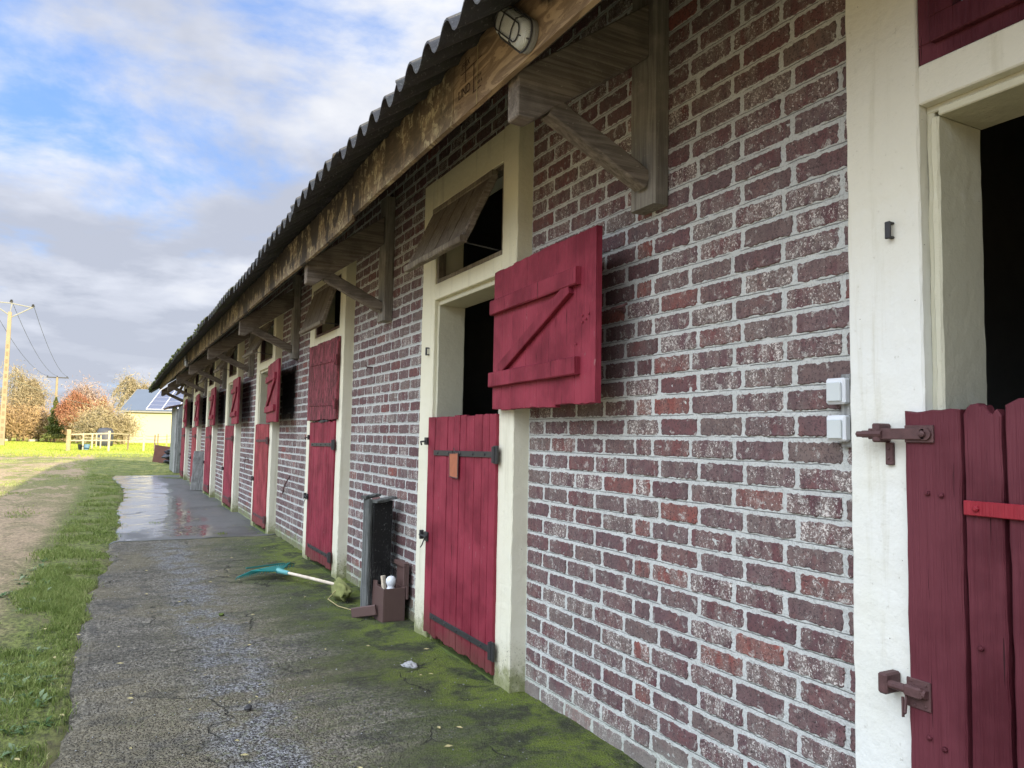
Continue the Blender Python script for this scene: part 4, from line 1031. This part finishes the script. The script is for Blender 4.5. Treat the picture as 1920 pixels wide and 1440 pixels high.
# staple on the white pier + on first surround
def staple(x, y, z, s, label):
    mb = MB(); mb.cham((x-.030*s, y-.012*s, z-.035*s), (x-.018*s, y+.012*s, z+.035*s), .002); mb.cham((x-.020*s, y-.012*s, z+.024*s), (x+.004, y+.006*s, z+.034*s), .002); mb.cham((x-.020*s, y-.012*s, z-.034*s), (x+.004, y+.006*s, z-.024*s), .002)
    tag(mb.build('iron_staple', 'black_iron'), label, 'staple', 'iron staples on the door surrounds')
staple(PX, 1.355, 1.945, .7, 'black iron staple on the near white pier left of the dark opening')
staple(PX, 4.86, 1.93, .8, 'small iron staple on the cream surround left of the open Z braced shutter')
# tethering hooks in the brickwork
def hook(x, y, z, ln, dirn, label, kind=0, drop=.1):
    mb = MB(); e = Vector((x, y, z))
    if kind == 0: mb.tube([(0, 0, 0), (-.05, .0, .004), (-.08, -.02*dirn, -.004), (-.075, -ln*dirn, .0), (-.05, -ln*dirn, .012)], .006, 6); mb.lathe([(.016, 0), (.014, .008)], (0, 0, 0), 8, Matrix.Rotation(-math.pi/2, 4, 'Y').to_3x3())
    elif kind == 1: mb.tube([(0, 0, 0), (-.05, 0, 0), (-.06, .02, .02), (-.02, .16, .03)], .006, 6); mb.tube([(-.05, 0, 0), (-.07, -.05, -.03), (-.07, -.06, -.01)], .004, 6)
    else: mb.tube([(0, -.12, .13), (-.03, -.04, .04), (-.04, .02, -.01), (-.03, .16, -.12)], .007, 6); mb.tube([(-.04, .01, 0), (-.045, .0, -.07), (-.03, .05, -.12)], .005, 6); mb.tube([(-.04, .02, -.01), (0, .02, -.01)], .008, 6)
    if drop and kind == 1: mb.tube([(-.06, 0, 0), (-.06, .01, -drop)], .004, 5)
    o = mb.build('tether_hook', 'rusty_iron', loc=(x, y, z)); tag(o, label, 'hook', 'iron tether hooks in the brick wall')
hook(-.004, 2.74, 1.925, .09, 1, 'rusty shutter hook in the brick wall right of the open Z braced shutter')
hook(-.004, 6.42, 1.94, .10, 1, 'thin iron hook in the brick wall left of the first open doorway', 1, 0)
hook(-.004, 9.80, .70, .1, 1, 'forked rusty tie iron low on the brick wall beyond the flaking shutter', 2)
hook(-.004, 12.9, .93, .1, 1, 'iron tether hook with hanging end low on the wall beside the third half door', 1, .18)
hook(-.004, 16.4, .95, .1, 1, 'small far tether hook low on the wall beside the fourth half door', 1, .1)
# tag hanging on first half door
e = tag(empty('door_tag', (-.128, 4.31, 1.18)), 'rust coloured tag hung from the strap of the first half door', 'tag')
m1 = MB(); out = [(-.062, -.082), (.058, -.078), (.066, .06), (-.062, .066)]; m1.slab(out, 0, -.005, .0015); m1.build('plate', 'rust_tag', e)
m1 = MB(); fr_ = [(-.004, -.064, -.084), (-.004, .060, -.080), (-.004, .068, .062), (-.004, -.064, .068)]; m1.tube(fr_+[fr_[0]], .004, 5); m1.build('rim', 'brown_plastic', e)
m1 = MB(); m1.tube([(-.004, -.03, .065), (-.006, 0, .10), (-.004, .03, .064)], .0018, 5); m1.build('wire_loop', 'black_iron', e)

# tall tarred board trough against the wall
e = tag(empty('wooden_trough', (0, 5.62, 0)), 'tall grey wooden trough with a black tarred face standing on end against the wall', 'trough')
A_ = Vector((-.252, -.05, 0)); B_ = Vector((-.070, .0, 0)); C_ = Vector((-.262, .06, 0)); fd = (B_-A_).normalized()
def upright(p, q, h0, h1, th, m_, name, seg=9, jit=.003, lean=0.):
    mb = MB(); d = (q-p); c = (p+q)/2; L_ = d.length; d.normalize()
    a = c+Vector((0, 0, h0)); b = c+Vector((lean, 0, h1)); mb.beam(a, b, L_, th, seg, jit, up=Vector((-d.y, d.x, 0)), ch=.006); return mb.build(name, m_, e)
upright(A_+fd*.02, B_, .0, .85, .028, 'tarred_board', 'face_board', 10, .004)
upright(A_, C_, 0, .865, .035, 'trough_wood', 'side_board')
upright(B_+Vector((.0, .02, 0)), B_+Vector((.0, .20, 0)), 0, .82, .03, 'trough_wood', 'side_board')
for p, q, z0_, z1_ in ((A_+Vector((-.04, .06, 0)), A_+Vector((.09, .10, 0)), .875, .893), (A_+Vector((.02, -.02, 0)), B_+Vector((.02, .0, 0)), .850, .872)):
    mb = MB(); mb.beam(p+Vector((0, 0, z0_)), q+Vector((0, 0, z1_)), .07, .022, 4, .004); mb.build('top_board', 'trough_wood', e)
for p in (A_+Vector((-.008, -.02, 0)), B_-fd*.05+Vector((-.02, -.012, 0))):
    mb = MB(); mb.beam(p, p+Vector((.002, 0, .83)), .010, .010, 8, .001); mb.build('edge_strip', 'trough_wood', e)

# brown box with lid open
e = tag(empty('brown_box', (-.137, 5.41, 0)), 'open brown box standing on the mossy ground against the wall beside the tall trough', 'box')
mb = MB(); w2, d2, hh = .098, .083, .245; tk = .008
mb.cham((-d2, -w2, .0), (d2, w2, .012), .002); mb.cham((-d2, -w2, .012), (-d2+tk, w2, hh), .002); mb.cham((d2-tk, -w2, .012), (d2, w2, hh), .002); mb.cham((-d2+tk, -w2, .012), (d2-tk, -w2+tk, hh), .002); mb.cham((-d2+tk, w2-tk, .012), (d2-tk, w2, hh), .002)
mb.build('body', 'brown_plastic', e)
mb = MB(); mb.cham((d2+.004, -w2-.012, .16), (d2+.022, w2+.012, .42), .003); mb.cham((d2-.02, -w2-.012, .39), (d2+.004, w2+.012, .42), .003); mb.cham((d2-.02, -w2-.012, .26), (d2+.004, -w2+.0, .39), .003); mb.build('lid', 'brown_plastic', e)
e = tag(empty('white_bottle', (-.135, 5.40, .225)), 'white round topped bottle sticking out of the open brown box', 'bottle')
mb = MB(); mb.lathe([(.024, -.06), (.032, -.02), (.030, .010), (.024, .016), (.030, .030), (.038, .050), (.036, .074), (.023, .090), (.007, .095)], (0, 0, 0), 20); mb.build('bottle_body', 'white_plastic', e, smooth=True)
e2 = MB(); e2.beam((-.02, .03, -.1), (-.035, .055, .11), .04, .02, 4, .002); tag(e2.build('folded_carton', 'rake_handle', loc=(-.14, 5.41, .205)), 'pale torn carton leaning beside the white bottle in the brown box', 'carton')
# brown offcuts leaning at its left
mb = MB(); mb.beam((-.215, 5.53, .005), (-.205, 5.545, .27), .07, .016, 4, .001, up=(1, .1, 0)); tag(mb.build('brown_offcut', 'brown_plastic'), 'brown offcut standing upright between the tall trough and the brown box', 'offcut')
mb = MB(); mb.beam((-.36, 5.60, .03), (-.235, 5.42, .08), .02, .075, 4, .001); tag(mb.build('brown_plank', 'brown_plastic'), 'brown plank lying tilted at the foot of the tall trough', 'plank')
# mossy cloth bundle
mb = MB(); mb.blob((-.275, 6.22, .075), (.055, .20, .075), 3.3, .5, 3); o = mb.build('mossy_cloth', 'mossy_cloth', smooth=True); tag(o, 'moss covered cloth bundle slumped between the rake handle and the tall trough', 'cloth')
mb = MB(); mb.tube([(-.32, 6.20, .09), (-.40, 6.15, .03), (-.37, 5.95, .012), (-.30, 5.75, .012)], .004, 5); tag(mb.build('baler_twine', 'twine'), 'loose piece of twine on the moss in front of the cloth bundle', 'twine')
mb = MB(); mb.blob((-.39, 4.29, .006), (.038, .04, .017), 9, .6, 3); tag(mb.build('grey_stone', 'grey_stone', smooth=False), 'flat pale grey stone lying on the moss in front of the first half door', 'stone')
for (x, y, lb) in ((-1.22, 6.02, 'small clump of moss and grass alone in the middle of the path'), (-1.35, 3.95, 'small dark pebble on the near path')):
    mb = MB(); mb.blob((x, y, .01), (.02, .022, .012), x, .5, 2); tag(mb.build('moss_clump' if y > 5 else 'pebble', 'moss' if y > 5 else 'black_iron'), lb, 'clump' if y > 5 else 'pebble')
# rake
def rake():
    e = tag(empty('leaf_rake', (-.55, 7.05, 0)), 'teal plastic leaf rake with a pale wooden handle lying on the path', 'rake')
    hp = MB(); A = Vector((.33, -.65, .075)); B = Vector((-.0, .16, .085)); hp.tube([A, A.lerp(B, .5)+Vector((0, 0, .002)), B], .0135, 10); hp.build('handle', 'rake_handle', e)
    s = MB(); d = (B-A).normalized(); s.tube([B-d*.10, B+d*.02, B+d*.07], [.019, .021, .028], 12); s.build('socket', 'teal_socket', e)
    hd_ = MB(); c = B+d*.05; rt = Vector((-d.y, d.x, 0)).normalized()
    # fan of tines tipped on its side: leading edge from left on the ground to a raised right corner
    n = 21
    for i in range(n):
        u = (i/(n-1))*2-1
        tip = c+d*(.31-.10*abs(u))+rt*(-u*.30)+Vector((0, 0, .02+.05*(u > 0)*abs(u)-.07))
        st = c+d*.03+rt*(-u*.05)
        mid = st.lerp(tip, .6)+Vector((0, 0, .035)); end = tip+d*.025+Vector((0, 0, -.035+.0)); end.z = max(end.z, .012)
        hd_.tube([st, mid, tip, end], [.007, .006, .005, .003], 5)
    for rr_, zz in ((.12, .01), (.22, .018)):
        pts = [c+d*(rr_*1.05-.0*abs(u))+rt*(-u*.30*rr_/.31*.95)+Vector((0, 0, zz)) for u in np.linspace(-1, 1, 9)]; hd_.tube(pts, .008, 5)
    # solid web near the socket
    hd_.add([c+rt*.03+Vector((0, 0, .004)), c-rt*.03+Vector((0, 0, .004)), c+d*.13-rt*.13+Vector((0, 0, .018)), c+d*.13+rt*.13+Vector((0, 0, .018)),
             c+rt*.03+Vector((0, 0, -.004)), c-rt*.03+Vector((0, 0, -.004)), c+d*.13-rt*.13+Vector((0, 0, .010)), c+d*.13+rt*.13+Vector((0, 0, .010))], [(0, 1, 2, 3), (7, 6, 5, 4), (0, 4, 5, 1), (1, 5, 6, 2), (2, 6, 7, 3), (3, 7, 4, 0)])
    hd_.build('tined_head', 'teal_plastic', e)
rake()
# grey board by the far doors
mb = MB(); mb.beam((-.13, 19.15, 0), (-.07, 19.25, .90), .36, .05, 8, .006, up=(0, 1, 0), ch=.01); o = mb.build('leaning_board', 'old_board'); tag(o, 'thick weathered grey board standing against the far sixth door surround', 'board')
# shed beyond the stable
e = tag(empty('lean_to_shed', (.0, 28, 0)), 'narrow weathered wooden lean-to shed against the far end of the stable', 'shed')
mb = MB(); plank_leaf(mb, 1.9, 2.20, 12, .03, .02, .02, .004, 400, .004); o = mb.build('plank_wall', 'shed_wood', e, (-.05, .05, 0))
mb = MB(); mb.cham((-.10, -.6, 0), (-.03, .045, 2.12), .01); mb.cham((-.05, -.7, 0), (1.2, -.62, 2.2), .01); mb.build('door_panel', 'old_board', e)
mb = MB(); mb.beam((-.35, .7, 2.16), (1.4, .7, 2.62), 2.9, .04, 8, .006, up=(0, 0, 1)); mb.build('roof', 'rusty_iron', e)
# rust panel and bags
mb = MB(); mb.beam((-.20, 36.3, 0), (-.10, 36.5, .72), .75, .03, 4, .006, up=(0, 1, 0)); o = mb.build('rusty_sheet', 'rust_panel'); o.location = (.22, 0, 0); tag(o, 'brown rusty sheet leaning at the grass edge beyond the stable', 'sheet')
for i, (x, z, lb) in enumerate(((.42, .12, 'bottom'), (.36, .33, 'middle'), (.42, .52, 'topmost'))):
    mb = MB(); mb.blob((x, 34.6, z), (.40, .36, .12), i*3.3, .35, 3); tag(mb.build('black_bag', 'black_bag', smooth=True), '%s black plastic bag of the stack by the rusty sheet' % lb, 'bag', 'black bags stacked by the rusty sheet')

# ================================================================ BACKGROUND
def PXX(px, Y): return -2.01+(px-207.5)*.0590*Y/110
def PZZ(v, px, Y): return 1.345+(804.3+.018*px-v)*.0633*Y/110
def tree(name, px, Y, top, wpx, twig_m, bark_m, label, cat='tree', group=None, levels=4, leaf=None, seed=0, base_h=.25, nst=1, dens=1., tw=.035, up=.5, leafn=0, leafs=.16, crown0=.1):
    rr = random.Random(seed*17+3); H = PZZ(top, px, Y); Wr = wpx*.0590*Y/110/2
    e = tag(empty(name, (PXX(px, Y), Y, -.03)), label, cat, group)
    tr = MB(); tg = MB(); tips = []
    def grow(p, d, L, r, lv):
        n = 4; pts = [p]; q = p.copy(); dd = d.copy(); rads = [r]
        for i in range(n):
            dd = (dd+Vector((rr.gauss(0, .16), rr.gauss(0, .16), rr.gauss(0, .10)+.05*up))).normalized(); q = q+dd*L/n
            # keep inside an ellipsoidal crown
            wob = 1+.45*noise.noise(Vector((q.x, q.y, q.z))*(1.6/Wr)+Vector((seed*7., 0, 0))); ex = math.hypot(q.x, q.y)/(Wr*wob)
            if ex > 1: q.x /= ex; q.y /= ex
            zc = H*(1-.42*min(1, math.hypot(q.x, q.y)/Wr)**2)*(.86+.3*noise.noise(Vector((q.x, q.y, seed*3.3))*(2.2/Wr)))
            if q.z > zc: q.z = zc-rr.random()*.25*H*.4
            pts.append(q.copy()); rads.append(r*(1-.6*(i+1)/n))
        if lv >= 2: tg.c1 = rr.random(); tg.tube(pts, [max(x, tw*.5) for x in rads], 3, False)
        else: tr.tube(pts, rads, 6)
        if lv >= levels: tips.extend(pts[2:]); return
        kids = int({0: 8, 1: 7, 2: 7, 3: 5}.get(lv, 4)*dens)
        for i in range(kids):
            f = rr.uniform(.25 if lv else base_h, 1); k = min(n-1, int(f*n)); s = pts[k].lerp(pts[k+1], f*n-k)
            az = rr.uniform(0, 6.283); el = rr.uniform(.1, 1.1) if lv else rr.uniform(.2, 1.2)
            nd_ = (Vector((math.cos(az)*math.cos(el), math.sin(az)*math.cos(el), math.sin(el)))*.9+dd*.45).normalized()
            grow(s, nd_, L*rr.uniform(.42, .68), r*.42, lv+1)
    for s in range(nst):
        off = Vector((rr.uniform(-1, 1)*Wr*.55, rr.uniform(-.6, .6), 0)) if nst > 1 else Vector((0, 0, 0))
        grow(off, Vector((rr.gauss(0, .1), rr.gauss(0, .1), 1)).normalized(), H*(.8 if nst == 1 else rr.uniform(.5, .85)), H*(.022 if nst == 1 else .012), 0 if nst == 1 else 1)
    if tr.v: tr.build('trunk', bark_m, e, fixn=False)
    if tg.v: tg.build('branches', twig_m, e, fixn=False)
    if leaf:
        n = leafn; T = np.array([tips[rr.randrange(len(tips))] for _ in range(n)]); P = T+rng.normal(0, leafs*2.6, (n, 3))
        a = rng.normal(0, 1, (n, 3)); a /= np.linalg.norm(a, axis=1)[:, None]; b = np.cross(a, rng.normal(0, 1, (n, 3))); b /= np.linalg.norm(b, axis=1)[:, None]
        s = rng.uniform(.5, 1.1, (n, 1))*leafs
        wf = .6 if leaf == 'orange_leaf' else .13; V = np.stack([P-a*s, P-b*s*wf, P+a*s, P+b*s*wf], 1).reshape(-1, 3); q = np.arange(n)[:, None]*4; Fa = q+np.array([[0, 1, 2, 3]])
        cl = np.array([.5+.5*noise.noise(Vector(t_)*.9) for t_ in T])
        fast_mesh('crown', V, Fa, leaf, np.repeat(np.clip(cl+rng.normal(0, .15, n), 0, 1), 4), e, k=4)
    return e
G = 'trees and shrubs along the paddock edge'
tree('bare_tree', 24, 104, 668, 100, 'twig_gold', 'pale_bark', 'tall bare golden twigged tree behind the concrete pole at the left', seed=1, levels=4, dens=1.0, group=G, leaf='twig_gold', leafn=5200, leafs=.24)
tree('bare_tree', 62, 112, 705, 50, 'twig_brown', 'bark', 'shorter bare brown tree just right of the tall golden one', seed=2, levels=4, dens=.9, group=G, leaf='twig_brown', leafn=6000, leafs=.26)
tree('orange_tree', 146, 92, 720, 74, 'twig_brown', 'bark', 'large orange leaved autumn tree left of the yellow barn', seed=3, levels=3, leaf='orange_leaf', leafn=9500, leafs=.095, group=G)
tree('orange_tree', 190, 94, 716, 32, 'twig_brown', 'bark', 'narrower orange leaved tree closest to the yellow barn', seed=4, levels=3, leaf='orange_leaf', leafn=4500, leafs=.095, group=G)
tree('bare_tree', 150, 106, 702, 80, 'twig_pink', 'bark', 'bare pinkish tree standing behind the orange leaved tree', seed=5, levels=4, group=G, leaf='twig_pink', leafn=8000, leafs=.26)
tree('bare_tree', 246, 135, 684, 100, 'twig_gold', 'pale_bark', 'wide bare golden tree rising behind the dark barn roof', seed=6, levels=4, dens=1.1, tw=.05, group=G, leaf='twig_gold', leafn=7000, leafs=.30)
tree('golden_shrub', 188, 86, 766, 72, 'twig_gold', 'pale_bark', 'dense golden shrub in front of the left corner of the yellow barn', 'shrub', seed=7, levels=3, nst=24, dens=1.0, group=G, leaf='twig_gold', leafn=9000, leafs=.24)
tree('golden_shrub', 226, 87, 768, 40, 'twig_gold', 'pale_bark', 'tall loose golden shrub overlapping the yellow wall', 'shrub', seed=8, levels=3, nst=13, dens=.8, group=G, leaf='twig_gold', leafn=4000, leafs=.24)
for i, (px, tp, wp, lb) in enumerate(((8, 752, 50, 'brown thicket at the left behind the concrete pole foot'), (38, 760, 48, 'low brown thicket below the tall golden tree'), (66, 762, 46, 'brown thicket left of the dark conifer'), (96, 780, 40, 'brown brushwood at the foot of the dark conifer'), (128, 772, 42, 'brown brushwood under the left side of the orange tree'), (160, 775, 40, 'brown brushwood under the right side of the orange tree'))):
    tree('brown_shrub', px, 100, tp, wp, 'twig_brown', 'bark', lb, 'shrub', seed=20+i, levels=3, nst=13, dens=.9, group=G, leaf='twig_brown', leafn=5000, leafs=.26)
def conifer(px, Y, top, wpx, label):
    e = tag(empty('conifer', (PXX(px, Y), Y, -.03)), label, 'tree', G); H = PZZ(top, px, Y); Wr = wpx*.059*Y/110/2
    tr = MB(); tr.tube([(0, 0, 0), (0, 0, H*.95)], [.12, .02], 6); tr.build('trunk', 'bark', e)
    n = 7000; h = rng.random(n)**1.2; rad = Wr*(1-h)**.8*(1+.3*np.sin(h*30)+rng.normal(0, .12, n))*np.sqrt(rng.random(n)); an = rng.uniform(0, 6.283, n)
    P = np.stack([rad*np.cos(an), rad*np.sin(an), .5+h*(H-.5)], 1); a = rng.normal(0, 1, (n, 3)); a /= np.linalg.norm(a, axis=1)[:, None]; b = np.cross(a, rng.normal(0, 1, (n, 3))); b /= np.linalg.norm(b, axis=1)[:, None]
    s = .11; V = np.stack([P-a*s, P-b*s*.5, P+a*s, P+b*s*.5], 1).reshape(-1, 3); q = np.arange(n)[:, None]*4
    fast_mesh('crown', V, q+np.array([[0, 1, 2, 3]]), 'conifer_leaf', np.repeat(np.clip(rng.normal(.45, .25, n), 0, 1), 4), e, k=4)
conifer(103, 95, 742, 34, 'dark green pointed conifer left of the orange tree')

# far woodland strip on the horizon
def farwood():
    n = 26000; px = rng.uniform(-260, 420, n); Y = rng.uniform(150, 170, n); top = 2.4+1.2*np.sin(px*.05)+.8*np.sin(px*.13+2)+rng.random(n)*.8
    P = np.stack([-2.01+(px-207.5)*.000536*Y, Y, rng.random(n)**.8*top], 1); a = rng.normal(0, 1, (n, 3)); a /= np.linalg.norm(a, axis=1)[:, None]; b = np.cross(a, rng.normal(0, 1, (n, 3))); b /= np.linalg.norm(b, axis=1)[:, None]
    s = .24; V = np.stack([P-a*s, P-b*s*.4, P+a*s, P+b*s*.4], 1).reshape(-1, 3); q = np.arange(n)[:, None]*4
    o = fast_mesh('far_wood', V, q+np.array([[0, 1, 2, 3]]), 'twig_brown', np.repeat(rng.random(n), 4), k=4); tag(o, 'low far off brown woodland along the horizon', 'woodland', kind='stuff')
farwood()

# yellow barn with solar roof
def barn():
    Y = 100; e = tag(empty('yellow_barn', (PXX(232, Y), Y, 0)), 'pale yellow barn with dark sloping roof covered in solar panels', 'barn'); e.rotation_euler = (0, 0, R(-17))
    xe = 22; ze = PZZ(767, 235, Y); Yr = 6.2; zr = PZZ(724, 265, Y+Yr)
    mb = MB(); mb.box((0, 0, -.1), (xe, .25, ze)); mb.box((0, .25, -.1), (.25, 2*Yr, ze)); mb.box((0, 2*Yr-.25+.25, -.1), (xe, 2*Yr+.25, ze)); mb.add([(0, .1, ze), (0, 2*Yr, ze), (0, Yr, zr-.1), (.2, .1, ze), (.2, 2*Yr, ze), (.2, Yr, zr-.1)], [(0, 1, 2), (5, 4, 3), (0, 2, 5, 3), (1, 4, 5, 2)])
    mb.build('wall', 'yellow_wall', e)
    d = Vector((0, Yr+.3, zr-ze)); L = d.length; d.normalize(); nrm = Vector((0, -d.z, d.y))
    def P(u, v, h): return Vector((u, -.3, ze))+d*v+nrm*h
    def q(mb, u0, u1, v0, v1, h0, h1):
        c = [P(u0, v0, h0), P(u1, v0, h0), P(u1, v1, h0), P(u0, v1, h0), P(u0, v0, h1), P(u1, v0, h1), P(u1, v1, h1), P(u0, v1, h1)]
        mb.add(c, [(3, 2, 1, 0), (4, 5, 6, 7), (0, 1, 5, 4), (1, 2, 6, 5), (2, 3, 7, 6), (3, 0, 4, 7)])
    mb = MB(); q(mb, -.35, xe+.3, 0, L, 0, .12); c = [Vector((-.35, Yr, zr)), Vector((xe+.3, Yr, zr)), Vector((xe+.3, 2*Yr+.6, ze)), Vector((-.35, 2*Yr+.6, ze))]; mb.add(c, [(0, 1, 2, 3)]); mb.build('roof', 'slate_roof', e)
    mb = MB(); mb.box((-.35, -.42, ze-.14), (xe+.3, -.30, ze+.02)); mb.build('gutter', 'galvanised', e)
    ed = MB(); q(ed, -.40, -.35, 0, L, -.05, .16); ed.build('verge_trim', 'galvanised', e)
    u = 2.5; 
    for i in range(7):
        for j in range(5):
            a, b = u+i*1.72, u+i*1.72+1.64; v0 = .35+j*(L-.6)/5; v1 = v0+(L-.6)/5-.07
            p = MB(); q(p, a, b, v0, v1, .16, .20); po = p.build('solar_panel', 'solar_cell', e)
    fr_ = MB()
    for i in range(8): q(fr_, u+i*1.72-.10, u+i*1.72-.01, .2, L-.1, .13, .215)
    for j in range(6): q(fr_, u-.05, u+12.0, .30+j*(L-.6)/5-.02, .34+j*(L-.6)/5, .13, .19)
    fr_.build('panel_rails', 'solar_frame', e)
barn()

# utility poles and lines
def pole1():
    Y = 75; x = -9.9; e = tag(empty('concrete_pole', (x, Y, 0)), 'tall pale concrete electricity pole with a two armed bracket at the left edge', 'pole')
    mb = MB(); H = 11.1
    vs = []
    for z, w in ((0, .21), (H, .13)): vs += [(-w, -w*.6, z), (w, -w*.6, z), (w, w*.6, z), (-w, w*.6, z)]
    # lean slightly right as in the photograph
    vs = [(v[0]+v[2]*(-.0), v[1], v[2]) for v in vs]
    mb.add(vs, [(3, 2, 1, 0), (4, 5, 6, 7), (0, 1, 5, 4), (1, 2, 6, 5), (2, 3, 7, 6), (3, 0, 4, 7)]); mb.build('shaft', 'concrete_pole', e)
    for i in range(13): rc = MB(); z = .6+i*.62; w = .21-.08*z/H; rc.cham((-w*.45, -w*.6-.02, z), (w*.45, -w*.6+.01, z+.34), .01); rc.build('recess', 'pole_recess', e)
    a = MB(); a.tube([(0, 0, H-.5), (1.6, 0, H+.55)], .05, 6); a.tube([(-1.6, 0, H+.75), (.0, 0, H+.75), (1.6, 0, H+.5)], .045, 6); a.tube([(0, 0, H-.3), (-1.4, 0, H+.7)], .05, 6); a.tube([(0, 0, H-.1), (.1, 0, H+.75)], .04, 6); a.build('bracket_arm', 'galvanised', e)
    for (dx, dz) in ((1.6, .55), (.05, .80), (-1.6, .80)):
        i_ = MB(); i_.lathe([(.05, 0), (.13, .04), (.13, .1), (.06, .12), (.12, .18), (.04, .26)], (dx, 0, H+dz), 10); i_.build('insulator', 'wire_black', e)
    return Vector((x, Y, H))
A = pole1()
def pole2():
    Y = 140; x = -9.9; H = 9.7; e = tag(empty('wooden_pole', (x, Y, 0)), 'distant pole with a straight crossarm above the dark conifer', 'pole')
    mb = MB(); mb.tube([(0, 0, 0), (0, 0, H)], [.22, .16], 8); mb.build('shaft', 'concrete_pole', e)
    a = MB(); a.box((-1.5, -.08, H-.12), (1.6, .08, H+.04)); a.build('crossarm', 'wire_black', e)
    for dx in (-1.3, 0, 1.35):
        i_ = MB(); i_.lathe([(.04, 0), (.09, .06), (.05, .2)], (dx, 0, H+.04), 8); i_.build('insulator', 'wire_black', e)
    return Vector((x, Y, H))
B = pole2()
def wire(p, q, sag, r, label, m_='wire_black', name='power_line', grp='power lines between the poles'):
    p = Vector(p); q = Vector(q); mb = MB(); n = 22; mb.tube([p.lerp(q, i/n)-Vector((0, 0, sag*4*(i/n)*(1-i/n))) for i in range(n+1)], r, 5); tag(mb.build(name, m_), label, 'cable', grp)
wire(A+Vector((1.6, 0, .8)), B+Vector((1.35, 0, .2)), 1.2, .017, 'right hand power line between the concrete pole and the distant crossarm')
wire(A+Vector((.05, 0, 1.)), B+Vector((0, 0, .2)), 1.3, .017, 'middle power line between the concrete pole and the distant crossarm')
wire(A+Vector((-1.6, 0, 1.)), B+Vector((-1.3, 0, .2)), 1.3, .017, 'left hand power line between the concrete pole and the distant crossarm')
wire(A+Vector((0, -.2, -5.4)), Vector((PXX(236, 99), 99.5, PZZ(764, 236, 99)-.1)), .55, .020, 'pale telephone cable sagging from the concrete pole to the yellow barn', 'galvanised', grp=None)

# paddock fence, gate post, tubs, tank
e = tag(empty('paddock_fence', (0, 60, 0)), 'white post and rail paddock fence in front of the yellow barn', 'fence')
def fpost(px, tp, Yp, m_, w=.05):
    x = PXX(px, Yp); h = PZZ(tp, px, Yp); mb = MB(); mb.beam((x, Yp-60, -.05), (x, Yp-60, h), w*2, w*1.6, 3, .004, up=(0, 1, 0)); mb.build('post', m_, e)
for px, tp, Yp, m_, w in ((157, 812, 60, 'white_rail', .045), (174, 814, 61, 'white_rail', .045), (190, 817, 66, 'white_rail', .045), (182, 815, 72, 'white_rail', .04), (206, 808, 57, 'white_rail', .065), (243, 815, 62, 'bark', .05), (274, 811, 58, 'white_rail', .06), (296, 816, 60, 'bark', .05), (302, 814, 66, 'bark', .05), (320, 815, 62, 'pale_post', .05)): fpost(px, tp, Yp, m_, w)
for (pa, va, Ya, pb, vb, Yb) in ((133, 815, 58, 206, 813, 57), (133, 827, 58, 206, 827, 57), (206, 813, 57, 243, 815, 62), (206, 827, 57, 243, 828, 62), (157, 821, 60, 190, 823, 66)):
    mb = MB(); mb.beam((PXX(pa, Ya), Ya-60-.08, PZZ(va, pa, Ya)), (PXX(pb, Yb), Yb-60-.08, PZZ(vb, pb, Yb)), .03, .085, 5, .004); mb.build('rail', 'white_rail', e)
for (v0, sg) in ((818, .15), (824, .25)):
    mb = MB(); a = Vector((PXX(243, 62), 2, PZZ(v0, 243, 62))); b = Vector((PXX(274, 58), -2, PZZ(v0, 274, 58))); c = Vector((PXX(330, 60), 0, PZZ(v0, 330, 60)))
    mb.tube([a.lerp(b, i/6)-Vector((0, 0, sg*4*(i/6)*(1-i/6)*.4)) for i in range(7)]+[b.lerp(c, i/6)-Vector((0, 0, sg*4*(i/6)*(1-i/6)*.4)) for i in range(1, 7)], .014, 5); mb.build('rope', 'bark', e)
mb = MB(); x = PXX(130, 57.5); mb.beam((x, 57.5, -.05), (x, 57.5, PZZ(805, 130, 57.5)), .26, .24, 6, .014, up=(0, 1, 0), ch=.04); tag(mb.build('gate_post', 'pale_post'), 'thick pale wooden gate post at the left end of the white fence', 'post')
for px, m_, lb in ((154, 'black_bag', 'black feed tub under the white fence'), (164, 'blue_tub', 'blue feed tub under the white fence')):
    mb = MB(); mb.lathe([(.17, 0), (.22, .38), (.235, .40), (.20, .40), (.16, .05)], (PXX(px, 60.5), 60.5, 0), 16); tag(mb.build('feed_tub', m_), lb, 'tub', 'feed tubs under the fence')
mb = MB(); mb.lathe([(.62, 0), (.66, .5), (.66, 1.3), (.5, 1.55), (.2, 1.62)], (PXX(198, 76), 76, 0), 18); tag(mb.build('water_tank', 'tank', smooth=True), 'grey round water tank behind the white fence beside the golden shrub', 'tank')
for i, (px, w) in enumerate(((12, 18), (66, 14))):
    mb = MB(); mb.tube([(PXX(px-w/2, 98), 98, .12), (PXX(px+w/2, 98), 98.4, .14)], [.16, .13], 7); tag(mb.build('log', 'log'), ('pale log lying at the field edge near the concrete pole', 'pale log lying at the field edge below the brown thicket')[i], 'log')
